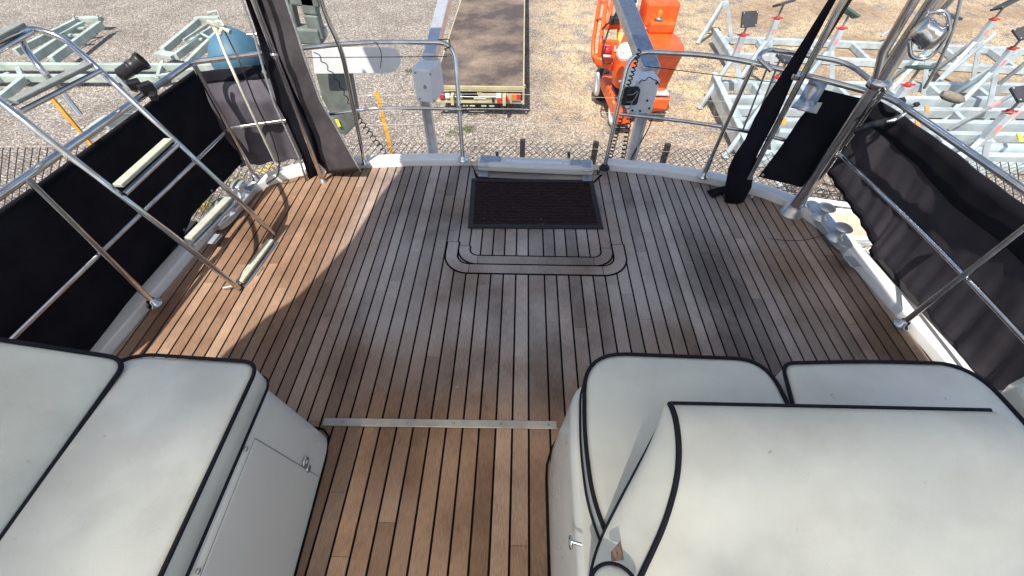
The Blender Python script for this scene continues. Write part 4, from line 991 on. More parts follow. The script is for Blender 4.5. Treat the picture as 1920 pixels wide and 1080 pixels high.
def seats():
    # left seat cushion
    r = thing('seat_cushion', (-1.0, .1, .47), 'long cream seat cushion with navy piping on the left locker', 'seat cushion', 'cream cockpit cushions')
    o = outline([(-0.722, -.45), (-0.731, .585), (-1.115, .605), (-1.30, .40), (-1.30, -.45)], [.02, .05, .08, .1, .02])
    cushion('c', r, o, .468, .568, .016, .018)
    # left backrest, leaning outboard
    r = thing('back_cushion', (-1.2, .1, .57), 'grey-cream backrest pad with navy piping leaning outboard on the left', 'backrest', 'cream cockpit cushions')
    A0, U = Vector((-1.088, 0, .585)), Vector((-.34, 0, .33)).normalized()
    def onp(s, y, h): n = Vector((U.z, 0, -U.x)); return A0 + U * s + Vector((0, y, 0)) + n * h
    o2 = outline([(-.45, 0), (.575, 0), (.50, .38), (-.45, .38)], [.02, .045, .05, .02])    # (y, s)
    rows = []
    for d, h in ((.012, -.10), (0, -.09), (0, -.012), (.006, -.003), (.02, 0)):
        rows.append([onp(s, y, h) for y, s in inset(o2, d)])
    nn = Vector((U.z, 0, -U.x)); cc = sum(rows[-1], Vector()) / len(o2); last = list(rows[-1])
    for q in (.95, .9, .82, .7, .5, .25, .02): rows.append([cc + (p - cc) * q + nn * .014 * (1 - q ** 4) for p in last])
    m = MB(); n = len(o2); vs = [p for q in rows for p in q]
    m.add(vs, [(i * n + k, i * n + (k + 1) % n, (i + 1) * n + (k + 1) % n, (i + 1) * n + k) for i in range(len(rows) - 1) for k in range(n)] + [tuple((len(rows) - 1) * n + k for k in range(n))], True)
    m.build('cushion_pad', 'vinyl', r); MB().tube([onp(s, y, -.004) for y, s in inset(o2, -.002)], .0060, 8, closed=True).build('piping', 'piping', r)
    m = MB().prism([(-1.12, .54), (-1.12, .57), (-1.30, .605), (-1.60, .60), (-1.75, .57), (-1.78, -.4), (-1.36, -.4), (-1.36, .5)], .46, .575)
    setp(m.build('side_coaming', 'gelcoat', bevel=.03, seg=4), 'cream padded side coaming behind the left backrest', 'coaming')
    # right seat cushions
    z = .56
    def Z(l): return [(at(u, v, z).x, at(u, v, z).y) for u, v in l]
    r = thing('seat_cushion', (.45, .4, .47), 'scuffed cream seat cushion with rounded corner, beside the plank floor on the right', 'seat cushion', 'cream cockpit cushions')
    q = Z([(1145, 1020), (1112, 930), (1097, 820), (1096, 660), (1436, 673), (1500, 800)]); q = [(q[0][0], q[0][1] - .0)] + q[1:] + [(.76, .20), (.25, .14)]
    q = q[::-1]; o = outline(q, [.02, .02, .05, .09, .13, .12, .08, .05][:len(q)], .025); cushion('c', r, o, .468, z, .014, .016)
    r = thing('seat_cushion', (1.05, .4, .47), 'pale cream seat cushion with navy piping, second from the plank floor on right', 'seat cushion', 'cream cockpit cushions')
    q = Z([(1500, 800), (1468, 680), (1640, 676), (1822, 682), (1960, 830)]) + [(1.3, .1), (.8, .1)]
    o = outline(q[::-1], [.03, .03, .1, .10, .2, .035, .03], .025); cushion('c', r, o, .468, z, .014, .016)
    m = MB().prism([(1.42, -.4), (1.84, -.4), (1.82, .58), (1.70, .62), (1.44, .605), (1.37, .56)], .46, .575); setp(m.build('side_coaming', 'gelcoat', bevel=.03, seg=4), 'cream side coaming at the far right beyond the seat cushions', 'coaming')
    # right backrest, leaning aft
    r = thing('back_cushion', (.6, .1, .5), 'big bulging cream backrest with thick navy piping in the right foreground', 'backrest', 'cream cockpit cushions')
    prof = [(.375, .800, .315, .955), (.362, .812, .313, .962), (.335, .812, .315, .975), (.30, .792, .318, .99), (.27, .768, .318, 1.0), (.24, .742, .314, 1.01), (.205, .713, .303, 1.017), (.17, .685, .288, 1.018), (.135, .657, .268, 1.0), (.10, .63, .247, .965), (.03, .58, .207, .90), (-.05, .53, .175, .84), (-.2, .47, .15, .78)]
    back = [(.375, .800, .315, .955), (.30, .715, .268, .975), (.23, .635, .222, .995), (.165, .567, .182, 1.0), (.10, .52, .16, .95), (-.05, .47, .15, .85), (-.2, .45, .14, .78)]
    def row(p, n=26, c=.022):
        y, z, a, b = p; out = []
        for k in range(n + 1):
            t = k / n; e = min(1, (1 - abs(2 * t - 1)) / .35); cr = c * (1 - (1 - e) ** 2.2); out.append(Vector((a + (b - a) * t, y + (-.5 * cr if y < .37 else 0), z + cr)))
        return out
    m = MB(); rows = [row(p, c=(0.0 if i < 1 else .006 if i == 1 else .012 if i == 2 else .020)) for i, p in enumerate(prof)]
    def smooth_rows(R, it=2):
        for _ in range(it):
            N = [R[0]]
            for a, b in zip(R, R[1:]): N += [[p.lerp(q, .25) for p, q in zip(a, b)], [p.lerp(q, .75) for p, q in zip(a, b)]]
            N.append(R[-1]); R = N
        return R
    sr = smooth_rows(rows); m.grid(sr, True)
    br = smooth_rows([row(p, c=0) for p in back]); m.grid(br, True)
    def flank(ka, sgn):
        A = [rr[ka] for rr in sr]; Bq = [rr[ka] for rr in br]
        def samp(L, t): s = t * (len(L) - 1); i = min(int(s), len(L) - 2); return L[i].lerp(L[i + 1], s - i)
        rows = []
        for i in range(41):
            t = i / 40; p, q = samp(A, min(1, t)), samp(Bq, t); rows.append([p.lerp(q, k / 8) + Vector((sgn * .012 * math.sin(math.pi * k / 8), 0, 0)) for k in range(9)])
        m.grid(rows, True); return [x[0] for x in rows], [x[-1] for x in rows]
    a1, b1 = flank(0, -1); _, b2 = flank(-1, 1)
    m.build('cushion_pad', 'vinyl', r)
    MB().tube([p + Vector((-.002, 0, .001)) for p in a1], [.0058] * len(a1), 10).build('piping', 'piping', r)
    MB().tube([p + Vector((-.001, 0, .001)) for p in b1[:34]], .0032, 6).build('piping', 'piping', r)
    MB().tube([p + Vector((0, .002, .001)) for p in sr[0]] + [p + Vector((.002, .002, 0)) for p in b2[1:30]], .0042, 8).build('piping', 'piping', r)
    # little bolsters at the near corners of the backrest
    for (u, v, zz, rr_, lab) in ((1152, 1100, .70, .041, 'round end of a cream piped bolster at the left foot of the big backrest'), (1898, 1095, .60, .050, 'round end of a cream bolster with navy piping in the bottom right corner')):
        c = at(u, v, zz); t = thing('bolster', c, lab, 'bolster', 'cream cockpit cushions')
        ax = Vector((0, .45, .9)).normalized(); MB().lathe(c, [(rr_, -.14), (rr_, -.006), (rr_ * .93, .0), (rr_ * .7, .005), (rr_ * .35, .008), (.0001, .009)], 32, ax).build('cushion_pad', 'vinyl', t)
        qm = ax.to_track_quat('Z', 'Y').to_matrix(); MB().tube([c + qm @ Vector((math.cos(k) * rr_, math.sin(k) * rr_, -.002)) for k in [i * math.pi / 16 for i in range(32)]], .0048, 8, closed=True).build('piping', 'piping', t)
    p0 = at(1158, 1045, .665); cc = [at(1147, 1052, .69), at(1146, 1035, .69), at(1163, 1014, .69), at(1170, 1050, .69)]
    n = (cc[1] - cc[0]).cross(cc[3] - cc[0]).normalized(); tg = thing('wooden_tag', p0, 'small carved brown wooden piece tucked beside the big backrest', 'ornament')
    MB().add([q + Vector((0, 0, .004)) for q in cc] + [q - Vector((0, 0, .004)) for q in cc], [(0, 1, 2, 3), (7, 6, 5, 4)] + [(i, (i + 1) % 4, 4 + (i + 1) % 4, 4 + i) for i in range(4)]).build('plate', simple('carved_brown_wood', (.19, .12, .085), .45, 0, scale=60, col2=(.06, .035, .025)), tg, bevel=.001)
    for k in range(3):
        c = sum(cc, Vector()) / 4 + Vector((0, 0, .0045)); s = (.0085 - k * .0025)
        MB().tube([c + Vector((math.cos(t) * s * .75, math.sin(t) * s * 1.2, 0)) for t in [i * math.pi / 10 for i in range(20)]], .0004, 5, closed=True).build('carved_ring', 'wood', tg)
seats()

# ================================================================ YARD
def fence():
    P3 = [at(40, 277, -1.6), at(960, 265, -1.6), at(1850, 303, -1.6)]
    d0 = (P3[0] - P3[1]).normalized(); d1 = (P3[2] - P3[1]).normalized()
    path = [P3[0] + d0 * 4, P3[0], P3[1], P3[2], P3[2] + d1 * 4]
    seg = [0]
    for a, b in zip(path, path[1:]): seg.append(seg[-1] + (b - a).length)
    def pt(s, z):
        i = 0
        while i < len(path) - 2 and seg[i + 1] < s: i += 1
        p = path[i].lerp(path[i + 1], (s - seg[i]) / (seg[i + 1] - seg[i])); return Vector((p.x, p.y, z))
    r = thing('wire_fence', (pt(seg[2], GZ)), 'chain link fence with plain top wires running behind the stern', 'fence')
    cell, wr = .104, .0056; N = int(seg[-1] / (cell / 2)); rows = int(1.4 / (cell / 2)); m = MB(); vs, fs = [], []
    for i in range(N):
        prev = None
        for k in range(rows + 1):
            w = (k + i) % 2; sgn = 1 if i % 2 else -1
            p = pt(min(seg[-1] - .01, i * cell / 2 + (cell / 2 if w else 0)), -1.6 - k * cell / 2); n = len(vs); off = .003 * (1 if w else -1) * sgn
            vs += [p + Vector((wr, off, 0)), p + Vector((-wr, off, wr * .5)), p + Vector((0, off + wr * 1.6, -wr))]
            if prev is not None:
                for q in range(3): fs.append((prev + q, prev + (q + 1) % 3, n + (q + 1) % 3, n + q))
            prev = n
    m.add(vs, fs, False); m.build('chain_link', 'mesh_dark', r, fix=False)
    for z in (-.92, -1.12, -1.32, -1.66):
        MB().tube([pt(s, z + .006 * math.sin(s * 2.1 + z)) for s in [k * .5 for k in range(int(seg[-1] / .5))]], .0028, 5).build('line_wire', 'wire', r)
    for (u, v) in ((705, 172), (95, 181), (1290, 178), (1905, 205)):
        if u > 1000: continue
        y = P3[1].y + .02 if u > 400 else P3[0].y + .04
        t = aty(u, v, y); b = Vector((t.x, t.y, GZ)); f = thing('fence_post', b, 'yellow angle-iron fence post ' + ('beside the left davit' if u > 400 else 'showing between the ladder treads at far left'), 'fence post', 'yellow posts of the wire fence')
        m = MB().beam(b, t, .008, .065, up=(0, 1, 0)); m.beam(b + Vector((.022, -.028, 0)), t + Vector((.022, -.028, 0)), .045, .006, up=(0, 1, 0)); m.build('angle_iron', 'yellow', f)
        m = MB()
        for z in (-.95, -1.15, -1.36): m.box(Vector((t.x - .02, t.y, z)), (.05, .012, .03)).build
        m.build('wire_bracket', 'yellow', f, bevel=.002)
        for z, dx in ((-.97, -.09), (-.95, .06), (-1.33, -.07), (-1.31, .07)): MB().lathe(Vector((t.x + dx, t.y, z)), [(.006, -.035), (.014, -.02), (.016, 0), (.012, .025), (.004, .035)], 8, (1, 0, .3)).build('insulator', 'galv', f)
    # dark strips standing in for post shadows, built as short posts
    for u, v in ((980, 262), (1118, 266), (1253, 270)):
        t = at(u, v, -1.58); b = Vector((t.x, t.y, GZ)); setp(MB().beam(b, t, .075, .06, up=(0, 1, 0)).build('fence_post', 'rubber', bevel=.004), 'short dark post standing in for shadow, ' + {980: 'right of the trailer below its tail lights', 1118: 'left of the right gate post', 1253: 'right of the right davit'}[u], 'fence post', 'dark posts standing in for fence shadows')
fence()

def trailer():
    zb = -2.32
    c = at(983, 163, zb); x1 = c.x; x0 = x1 - 1.93; y0 = c.y; y1 = y0 + 11
    r = thing('flatbed_trailer', ((x0 + x1) / 2, y0, GZ), 'long khaki flatbed trailer with a stained plywood deck and tail lights', 'trailer')
    MB().box(((x0 + x1) / 2, (y0 + y1) / 2 + .03, zb - .012), (x1 - x0 - .06, y1 - y0 - .06, .024)).build('bed', 'plybed', r)
    m = MB(); m.box((x1 - .014, (y0 + y1) / 2, zb - .06), (.03, y1 - y0, .13)); m.box((x0 + .014, (y0 + y1) / 2, zb - .06), (.03, y1 - y0, .13)); m.build('side_rail', 'khaki', r, bevel=.004)
    m = MB(); m.box(((x0 + x1) / 2, y0 - .005, zb - .025), (x1 - x0 + .01, .045, .075)); m.box(((x0 + x1) / 2, y0 - .012, zb - .085), (x1 - x0, .03, .02)); m.build('rear_beam', 'khaki', r, bevel=.006)
    MB().box(((x0 + x1) / 2, y0 + .02, zb - .33), (x1 - x0, .06, .05)).build('light_bar', 'khaki', r, bevel=.006)
    MB().box(((x0 + x1) / 2 + .44, y0 + .008, zb - .235), (x1 - x0 - 1.02, .02, .19)).build('light_panel', 'khaki', r, bevel=.003)
    MB().box(((x0 + x1) / 2 - .6, y0 + .03, zb - .235), (x1 - x0 - 1.45, .02, .19)).build('light_panel', 'galv_dark', r, bevel=.003)
    for s in (x1 - .012, x0 + .012): MB().box((s, y0 - .012, zb - .18), (.04, .05, .36)).build('corner_post', 'khaki', r, bevel=.005)
    for s in (x1 - .0, x0 + .0): MB().box((s, y0 + .0, zb + .01), (.045, .06, .07)).build('pin', 'khaki', r, bevel=.005)
    xm = (x0 + x1) / 2; yl = y0 - .012
    def pan(x, z, w, h, mat, name, d=.03):
        return MB().box((x, yl - d / 2, z), (w, d, h)).build(name, mat, r, bevel=.006)
    pan(x1 - .17, zb - .20, .20, .10, 'amber', 'tail_light'); pan(x1 - .115, zb - .20, .085, .11, 'redlamp', 'tail_light', .036); pan(x1 - .17, zb - .265, .20, .03, 'galv_dark', 'lamp_base')
    tri = [Vector((x1 - .385 + dx, yl - .05, zb - .145 + dz)) for dx, dz in ((0, 0), (-.075, -.13), (.075, -.13))]
    MB().add(tri + [p + Vector((0, .05, 0)) for p in tri], [(0, 1, 2), (5, 4, 3), (0, 3, 4, 1), (1, 4, 5, 2), (2, 5, 3, 0)]).build('triangle_reflector', 'redlamp', r)
    pan(x1 - .535, zb - .175, .10, .10, 'whitelabel', 'reversing_light'); pan(x1 - .53, zb - .285, .10, .09, 'redlamp', 'fog_light')
    pan(x1 - .66, zb - .27, .055, .09, 'rubber', 'socket'); pan(xm + .02, zb - .235, .26, .05, 'whitelabel', 'plate_holder', .012)
    pan(x0 + .30, zb - .19, .09, .10, 'whitelabel', 'reversing_light'); pan(x0 + .17, zb - .20, .1, .1, 'redlamp', 'tail_light')
    MB().tube([(x0 + .35, yl - .02, zb - .2), (xm, yl - .025, zb - .205), (x1 - .6, yl - .02, zb - .195)], .008, 6).build('cable', 'silver', r)
    m = MB()
    for k in (-.30, -.15, .10, .27): m.box((xm + k, y0 - .03, zb - .40), (.11, .02, .022))
    m.build('step_slots', 'tread', r)
    for yy in (1.8, 2.8):
        for s in (x0 + .32, x1 - .32): MB().lathe((s - .11, y0 + yy, GZ + .27), [(.14, 0), (.27, .01), (.28, .05), (.28, .17), (.27, .21), (.14, .22)], 24, (1, 0, 0)).build('wheel', 'rubber', r)
    m = MB(); m.box((xm, (y0 + y1) / 2, zb - .20), (.1, y1 - y0 - .3, .12)); m.box((xm, y0 + 2.3, GZ + .27), (1.3, .08, .08)); m.box((xm + .55, y0 + 2.3, zb - .22), (.06, 5, .18)); m.box((xm - .55, y0 + 2.3, zb - .22), (.06, 5, .18)); m.build('chassis', 'khaki', r)
trailer()

def boom_lift():
    r = thing('boom_lift', (2.8, 10.2, GZ), 'bright orange articulated boom lift parked to the right of the trailer', 'boom lift')
    def beam(a, b, w, h, name, mat='orange', up=(0, 0, 1), bev=.02): return MB().beam(a, b, w, h, up).build(name, mat, r, bevel=bev)
    # chassis, long axis slightly turned
    o = [at(1152, 205, GZ + .42), at(1128, 140, GZ + .42), at(1232, 140, GZ + .42), at(1256, 190, GZ + .42)]
    MB().prism([(p.x, p.y) for p in o][::-1], GZ + .22, GZ + .55).build('chassis', 'orange', r, bevel=.05)
    A = at(1140, 150, GZ + .56); Bp = at(1178, 218, GZ + .46)
    beam(at(1138, 150, GZ + .5), at(1170, 222, GZ + .42), .30, .30, 'chassis_side', 'orange', bev=.05)
    beam(at(1150, 152, GZ + .64), at(1172, 212, GZ + .54), .10, .06, 'cover_strip', 'rubber', bev=.02)
    for u, v, z in ((1128, 158, GZ + .33), (1158, 212, GZ + .33), (1150, 126, GZ + .33)):
        c = at(u, v, z); MBw = MB().lathe(c - Vector((.10, 0, 0)), [(.20, 0), (.31, .01), (.33, .05), (.33, .17), (.31, .21), (.20, .22)], 28, (1, .12, 0)); w = MBw.build('wheel', 'rubber', r)
        MB().lathe(c - Vector((.125, 0, 0)), [(.0001, .02), (.14, .02), (.17, .0), (.24, -.005), (.25, .03)], 28, (1, .12, 0)).build('rim', 'white', w)
    beam(at(1222, 188, GZ + .5), at(1252, 190, GZ + .5), .3, .25, 'end_box', 'orange', bev=.04)
    pc = at(1236, 172, GZ + .68); MB().box(pc, (.35, .3, .04)).build('end_plate', 'galv', r, bevel=.01)
    # turntable hood: flares from a narrow foot to a wide rounded top
    n = 40; rows = []
    prof = [(at(1222, 178, GZ + .55), .30, .30), (at(1230, 150, GZ + .75), .36, .35), (at(1233, 110, GZ + 1.15), .60, .52), (at(1234, 84, GZ + 1.45), .74, .66), (at(1234, 78, GZ + 1.52), .74, .66), (at(1234, 76, GZ + 1.57), .70, .62), (at(1234, 75, GZ + 1.58), .5, .45)]
    for c, a, b in prof:
        b_ = b; rows.append([Vector((c.x + a * math.copysign(abs(math.cos(t)) ** .7, math.cos(t)) * .62, c.y + b_ * math.copysign(abs(math.sin(t)) ** .8, math.sin(t)), c.z)) for t in [2 * math.pi * k / n for k in range(n)]])
    m = MB(); m.grid([q + [q[0]] for q in rows], True); m.add(rows[-1], [tuple(range(n))]); m.build('turntable_hood', 'orange', r)
    c = at(1236, 12, GZ + 1.95); MB().box(c + Vector((.05, .15, -.1)), (.62, .7, .42)).build('engine_cover', 'orange', r, bevel=.05)
    MB().box(at(1237, 45, GZ + 1.68), (.5, .5, .2)).build('engine_shelf', 'orange', r, bevel=.04)
    c = at(1235, 36, GZ + 1.80); MB().lathe(c, [(.085, 0), (.085, .03), (.07, .04), (.055, .05)], 22).build('beacon_base', 'steel', r)
    MB().lathe(c + Vector((0, 0, .05)), [(.055, 0), (.058, .05), (.05, .09), (.03, .11), (.0001, .115)], 20).build('beacon', 'amber', r)
    # big slanting side body and boom
    rows = [[at(1176, 62, GZ + 1.7), at(1205, 60, GZ + 1.7)], [at(1163, 100, GZ + 1.4), at(1207, 100, GZ + 1.35)], [at(1152, 135, GZ + 1.05), at(1205, 138, GZ + 1.0)], [at(1150, 160, GZ + .8), at(1182, 168, GZ + .7)]]
    MB().grid(rows, True, .35).build('side_body', 'orange', r, bevel=.03)
    MB().grid([[at(1160, 152, GZ + 1.12), at(1186, 150, GZ + 1.10)], [at(1163, 165, GZ + .92), at(1182, 165, GZ + .90)]], False, .05).build('step_panel', 'galv_dark', r, bevel=.01)
    # round white sign with red lettering, wedge-shaped white flash with red letter
    c = at(1172, 97, GZ + 1.62); n_ = (Vector((0, 0, H_CAM)) - c).normalized(); n_ = (n_ + Vector((-.2, 0, .2))).normalized()
    MB().lathe(c, [(.15, 0), (.15, .012), (.0001, .013)], 32, n_).build('round_sign', 'whitelabel', r)
    X = Vector((1, 0, 0)); X = (X - n_ * X.dot(n_)).normalized(); Y = n_.cross(X)
    MB().tube([c + n_ * .014 + X * math.cos(t) * .135 + Y * math.sin(t) * .135 for t in [k * math.pi / 20 for k in range(40)]], .004, 5, closed=True).build('sign_ring', 'letter', r)
    text_mesh('SKY', .10, c + n_ * .016 - Y * .03, X, Y, 'red', r)
    # yellow labels
    def label(u, v, z, w, h, mat, txt=None, cat='warning_label'):
        p = at(u, v, z); nn = (Vector((0, 0, H_CAM)) - p).normalized(); X = (Vector((1, 0, 0)) - nn * nn.x).normalized(); Y = nn.cross(X)
        MB().add([p + X * a * w / 2 + Y * b * h / 2 for a, b in ((-1, -1), (1, -1), (1, 1), (-1, 1))] + [p + X * a * w / 2 + Y * b * h / 2 - nn * .05 for a, b in ((-1, -1), (1, -1), (1, 1), (-1, 1))], [(0, 1, 2, 3), (0, 4, 5, 1), (1, 5, 6, 2), (2, 6, 7, 3), (3, 7, 4, 0)]).build(cat, mat, r)
        if txt: text_mesh(txt, h * .7, p + nn * .004, X, Y, 'letter', r)
    label(1225, 58, GZ + 1.60, .11, .15, 'yellow_label', 'A')
    label(1162, 68, GZ + 1.75, .05, .13, 'yellow_label')
    # white triangular flash on the right flank
    tri = [at(1262, 68, GZ + 1.30), at(1232, 92, GZ + 1.28), at(1252, 96, GZ + 1.20)]
    MB().add(tri + [p + Vector((.0, .05, -.05)) for p in tri], [(0, 1, 2), (3, 5, 4), (0, 3, 4, 1), (1, 4, 5, 2), (2, 5, 3, 0)]).build('white_flash', 'whitelabel', r)
    # boom frame and basket at left, tubular
    def tb(pts, rad, name): return MB().tube(fillet([at(*p) for p in pts], .12, 5), rad, 10).build(name, 'orange', r)
    g = GZ
    tb([(1128, -20, g + 1.9), (1120, 30, g + 1.7), (1112, 80, g + 1.4), (1112, 108, g + 1.2), (1124, 124, g + 1.0)], .045, 'frame_tube')
    tb([(1140, -20, g + 2.0), (1133, 30, g + 1.8), (1126, 80, g + 1.5), (1124, 110, g + 1.2)], .045, 'frame_tube')
    tb([(1150, -20, g + 2.1), (1146, 20, g + 1.9), (1138, 45, g + 1.7)], .035, 'frame_tube')
    tb([(1119, 35, g + 1.7), (1134, 35, g + 1.75)], .03, 'frame_rung'); tb([(1128, 2, g + 1.85), (1140, 12, g + 1.85), (1146, 28, g + 1.85)], .025, 'frame_rung')
    beam(at(1134, 50, g + 1.65), at(1164, 47, g + 1.65), .14, .1, 'cross_beam'); beam(at(1126, 78, g + 1.45), at(1160, 80, g + 1.45), .1, .08, 'cross_beam')
    beam(at(1148, 82, g + 1.5), at(1146, 115, g + 1.2), .06, .08, 'upright'); beam(at(1160, 48, g + 1.6), at(1158, 90, g + 1.4), .05, .08, 'upright')
    MB().grid([[at(1114, 100, g + 1.25), at(1152, 108, g + 1.25)], [at(1117, 122, g + 1.05), at(1150, 124, g + 1.05)]], True, .3).build('lower_body', 'orange', r, bevel=.04)
    MB().grid([[at(1130, 86, g + 1.50), at(1148, 87, g + 1.50)], [at(1129, 101, g + 1.38), at(1147, 102, g + 1.38)]], True, .1).build('tray', 'red', r)
    MB().grid([[at(1129, 103, g + 1.45), at(1146, 104, g + 1.45)], [at(1129, 107, g + 1.42), at(1145, 108, g + 1.42)]], True, .05).build('tray_edge', 'galv', r)
    MB().tube(fillet([at(1142, 53, g + 1.8), at(1136, 72, g + 1.7), at(1132, 84, g + 1.6), at(1128, 105, g + 1.5), at(1133, 119, g + 1.45), at(1144, 119, g + 1.45), at(1149, 110, g + 1.45)], .15, 5), .016, 8).build('hose', 'black', r)
    MB().tube(fillet([at(1157, 20, g + 1.9), at(1148, 38, g + 1.85), at(1138, 45, g + 1.8), at(1129, 55, g + 1.75)], .15, 5), .018, 8).build('hose', 'black', r)
    for p_, s_ in ((at(1152, 38, g + 1.8), (.18, .14, .12)), (at(1158, 30, g + 1.85), (.1, .1, .1)), (at(1186, 4, g + 2.0), (.14, .12, .1))): MB().box(p_, s_).build('hydraulic_block', 'rubber', r, bevel=.01)
    beam(at(1186, -20, g + 1.95), at(1184, 45, g + 1.6), .22, .2, 'riser'); beam(at(1196, -20, g + 2.1), at(1190, 25, g + 1.9), .08, .06, 'riser', 'galv')
boom_lift()

def tripod_prop():
    r = thing('boat_prop', (0, 0, 0), 'tmp', 'boat prop'); H = 1.7; ap = .95
    for k in range(3):
        a = R_(90 + 120 * k); f = Vector((math.cos(a) * .56, math.sin(a) * .56, 0)); m = MB().beam(f, Vector((f.x * .10, f.y * .10, ap)), .08, .08, up=(0, 0, 1)); m.box((f.x, f.y, .01), (.11, .11, .02)); m.build('leg', 'galv', r, bevel=.006)
    MB().beam((0, 0, ap - .12), (0, 0, 1.38), .11, .11, up=(0, 1, 0)).build('column', 'galv', r, bevel=.008)
    MB().box((0, -.057, 1.16), (.07, .004, .11)).build('label', 'pink', r)
    MB().tube([(0, 0, 1.36), (0, 0, H - .05)], .022, 10).build('screw', 'galv_dark', r)
    m = MB().box((0, 0, 1.41), (.24, .028, .025)); m.lathe((0, 0, 1.385), [(.055, 0), (.06, .02), (.05, .05)], 14); m.build('screw_handle', 'red', r, bevel=.004)
    return r
def props():
    base = tripod_prop()
    def pad(root, mat, rot, size):
        m = MB(); off = wloc(root); c = off + Vector((0, 0, 1.69)) ; m.box(c, (size, size * .82, .045), rot); m.build('pad', mat, root, bevel=.008)
        m = MB(); 
        for sx in (-1, 1):
            for sy in (-1, 1): m.lathe(c + rot @ Vector((sx * size * .42, sy * size * .33, .022)), [(.012, 0), (.012, .004)], 8, rot @ Vector((0, 0, 1)))
        m.build('pad_bolts', 'galv', root)
    specs = [((1405, 36), 'padblack', (62, 0, 12), .34, 'prop with black square pad tipped towards the boat, left end of cradles'),
             ((1470, 6), 'padblack', (-22, -14, 10), .34, 'prop with flat black pad and red handle, left of the furled cover'),
             ((1594, 24), 'padgreen', (-24, 22, -20), .34, 'prop with tilted green pad, right of the furled cover'),
             ((1785, 30), 'padblack', (5, 10, 30), .36, 'prop with a black pad showing behind the round chrome lamp'),
             ((1886, 8), 'padblack', (-28, -30, 10), .36, 'prop with a sloping black pad near the top right corner'),
             ((1476, 112), 'padblack', (5, 10, 8), .32, 'prop with red handle seen under the right stern rail loop'),
             ((1726, 126), 'padgreen', (-24, 4, 5), .32, 'prop with a thin green pad and red handle beside the thick stainless pole'),
             ((1925, 60), 'padblack', (20, -20, 0), .34, 'prop with splayed legs at the right edge below the top corner'),
             ((1380, -60), 'padblack', (10, 10, 0), .34, 'prop whose pad is out of view, at the top left of the cradles'),
             ((1925, 175), 'padblack', (20, -10, 0), .34, 'prop with an orange band at the lower right edge')]
    for i, (p, mat, rot, size, lab) in enumerate(specs):
        o = base if i == 0 else copy_tree(base)
        for ch in list(o.children):
            if ch.name.startswith('pad'): bpy.data.objects.remove(ch)
        zp = -1.28; q = at(*p, zp); o.location = (q.x, q.y, zp - 1.69); o['label'] = 'galvanised boat ' + lab; o['category'] = 'boat prop'; o['group'] = 'boat props standing among the cradles'
        o['_pad'] = (mat, rot, size) and 1
        specs[i] = (o, mat, rot, size)
    from mathutils import Euler
    for o, mat, rot, size in specs:
        del o['_pad']
        R3 = Euler([R_(a) for a in rot]).to_matrix(); pad(o, mat, R3, size)
        if o is specs[-1][0] or o is specs[7][0]:
            z = wloc(o) + Vector((0, -.046, 1.02)); MB().box(z, (.075, .006, .09)).build('tape_band', 'orange_label', o)
props()

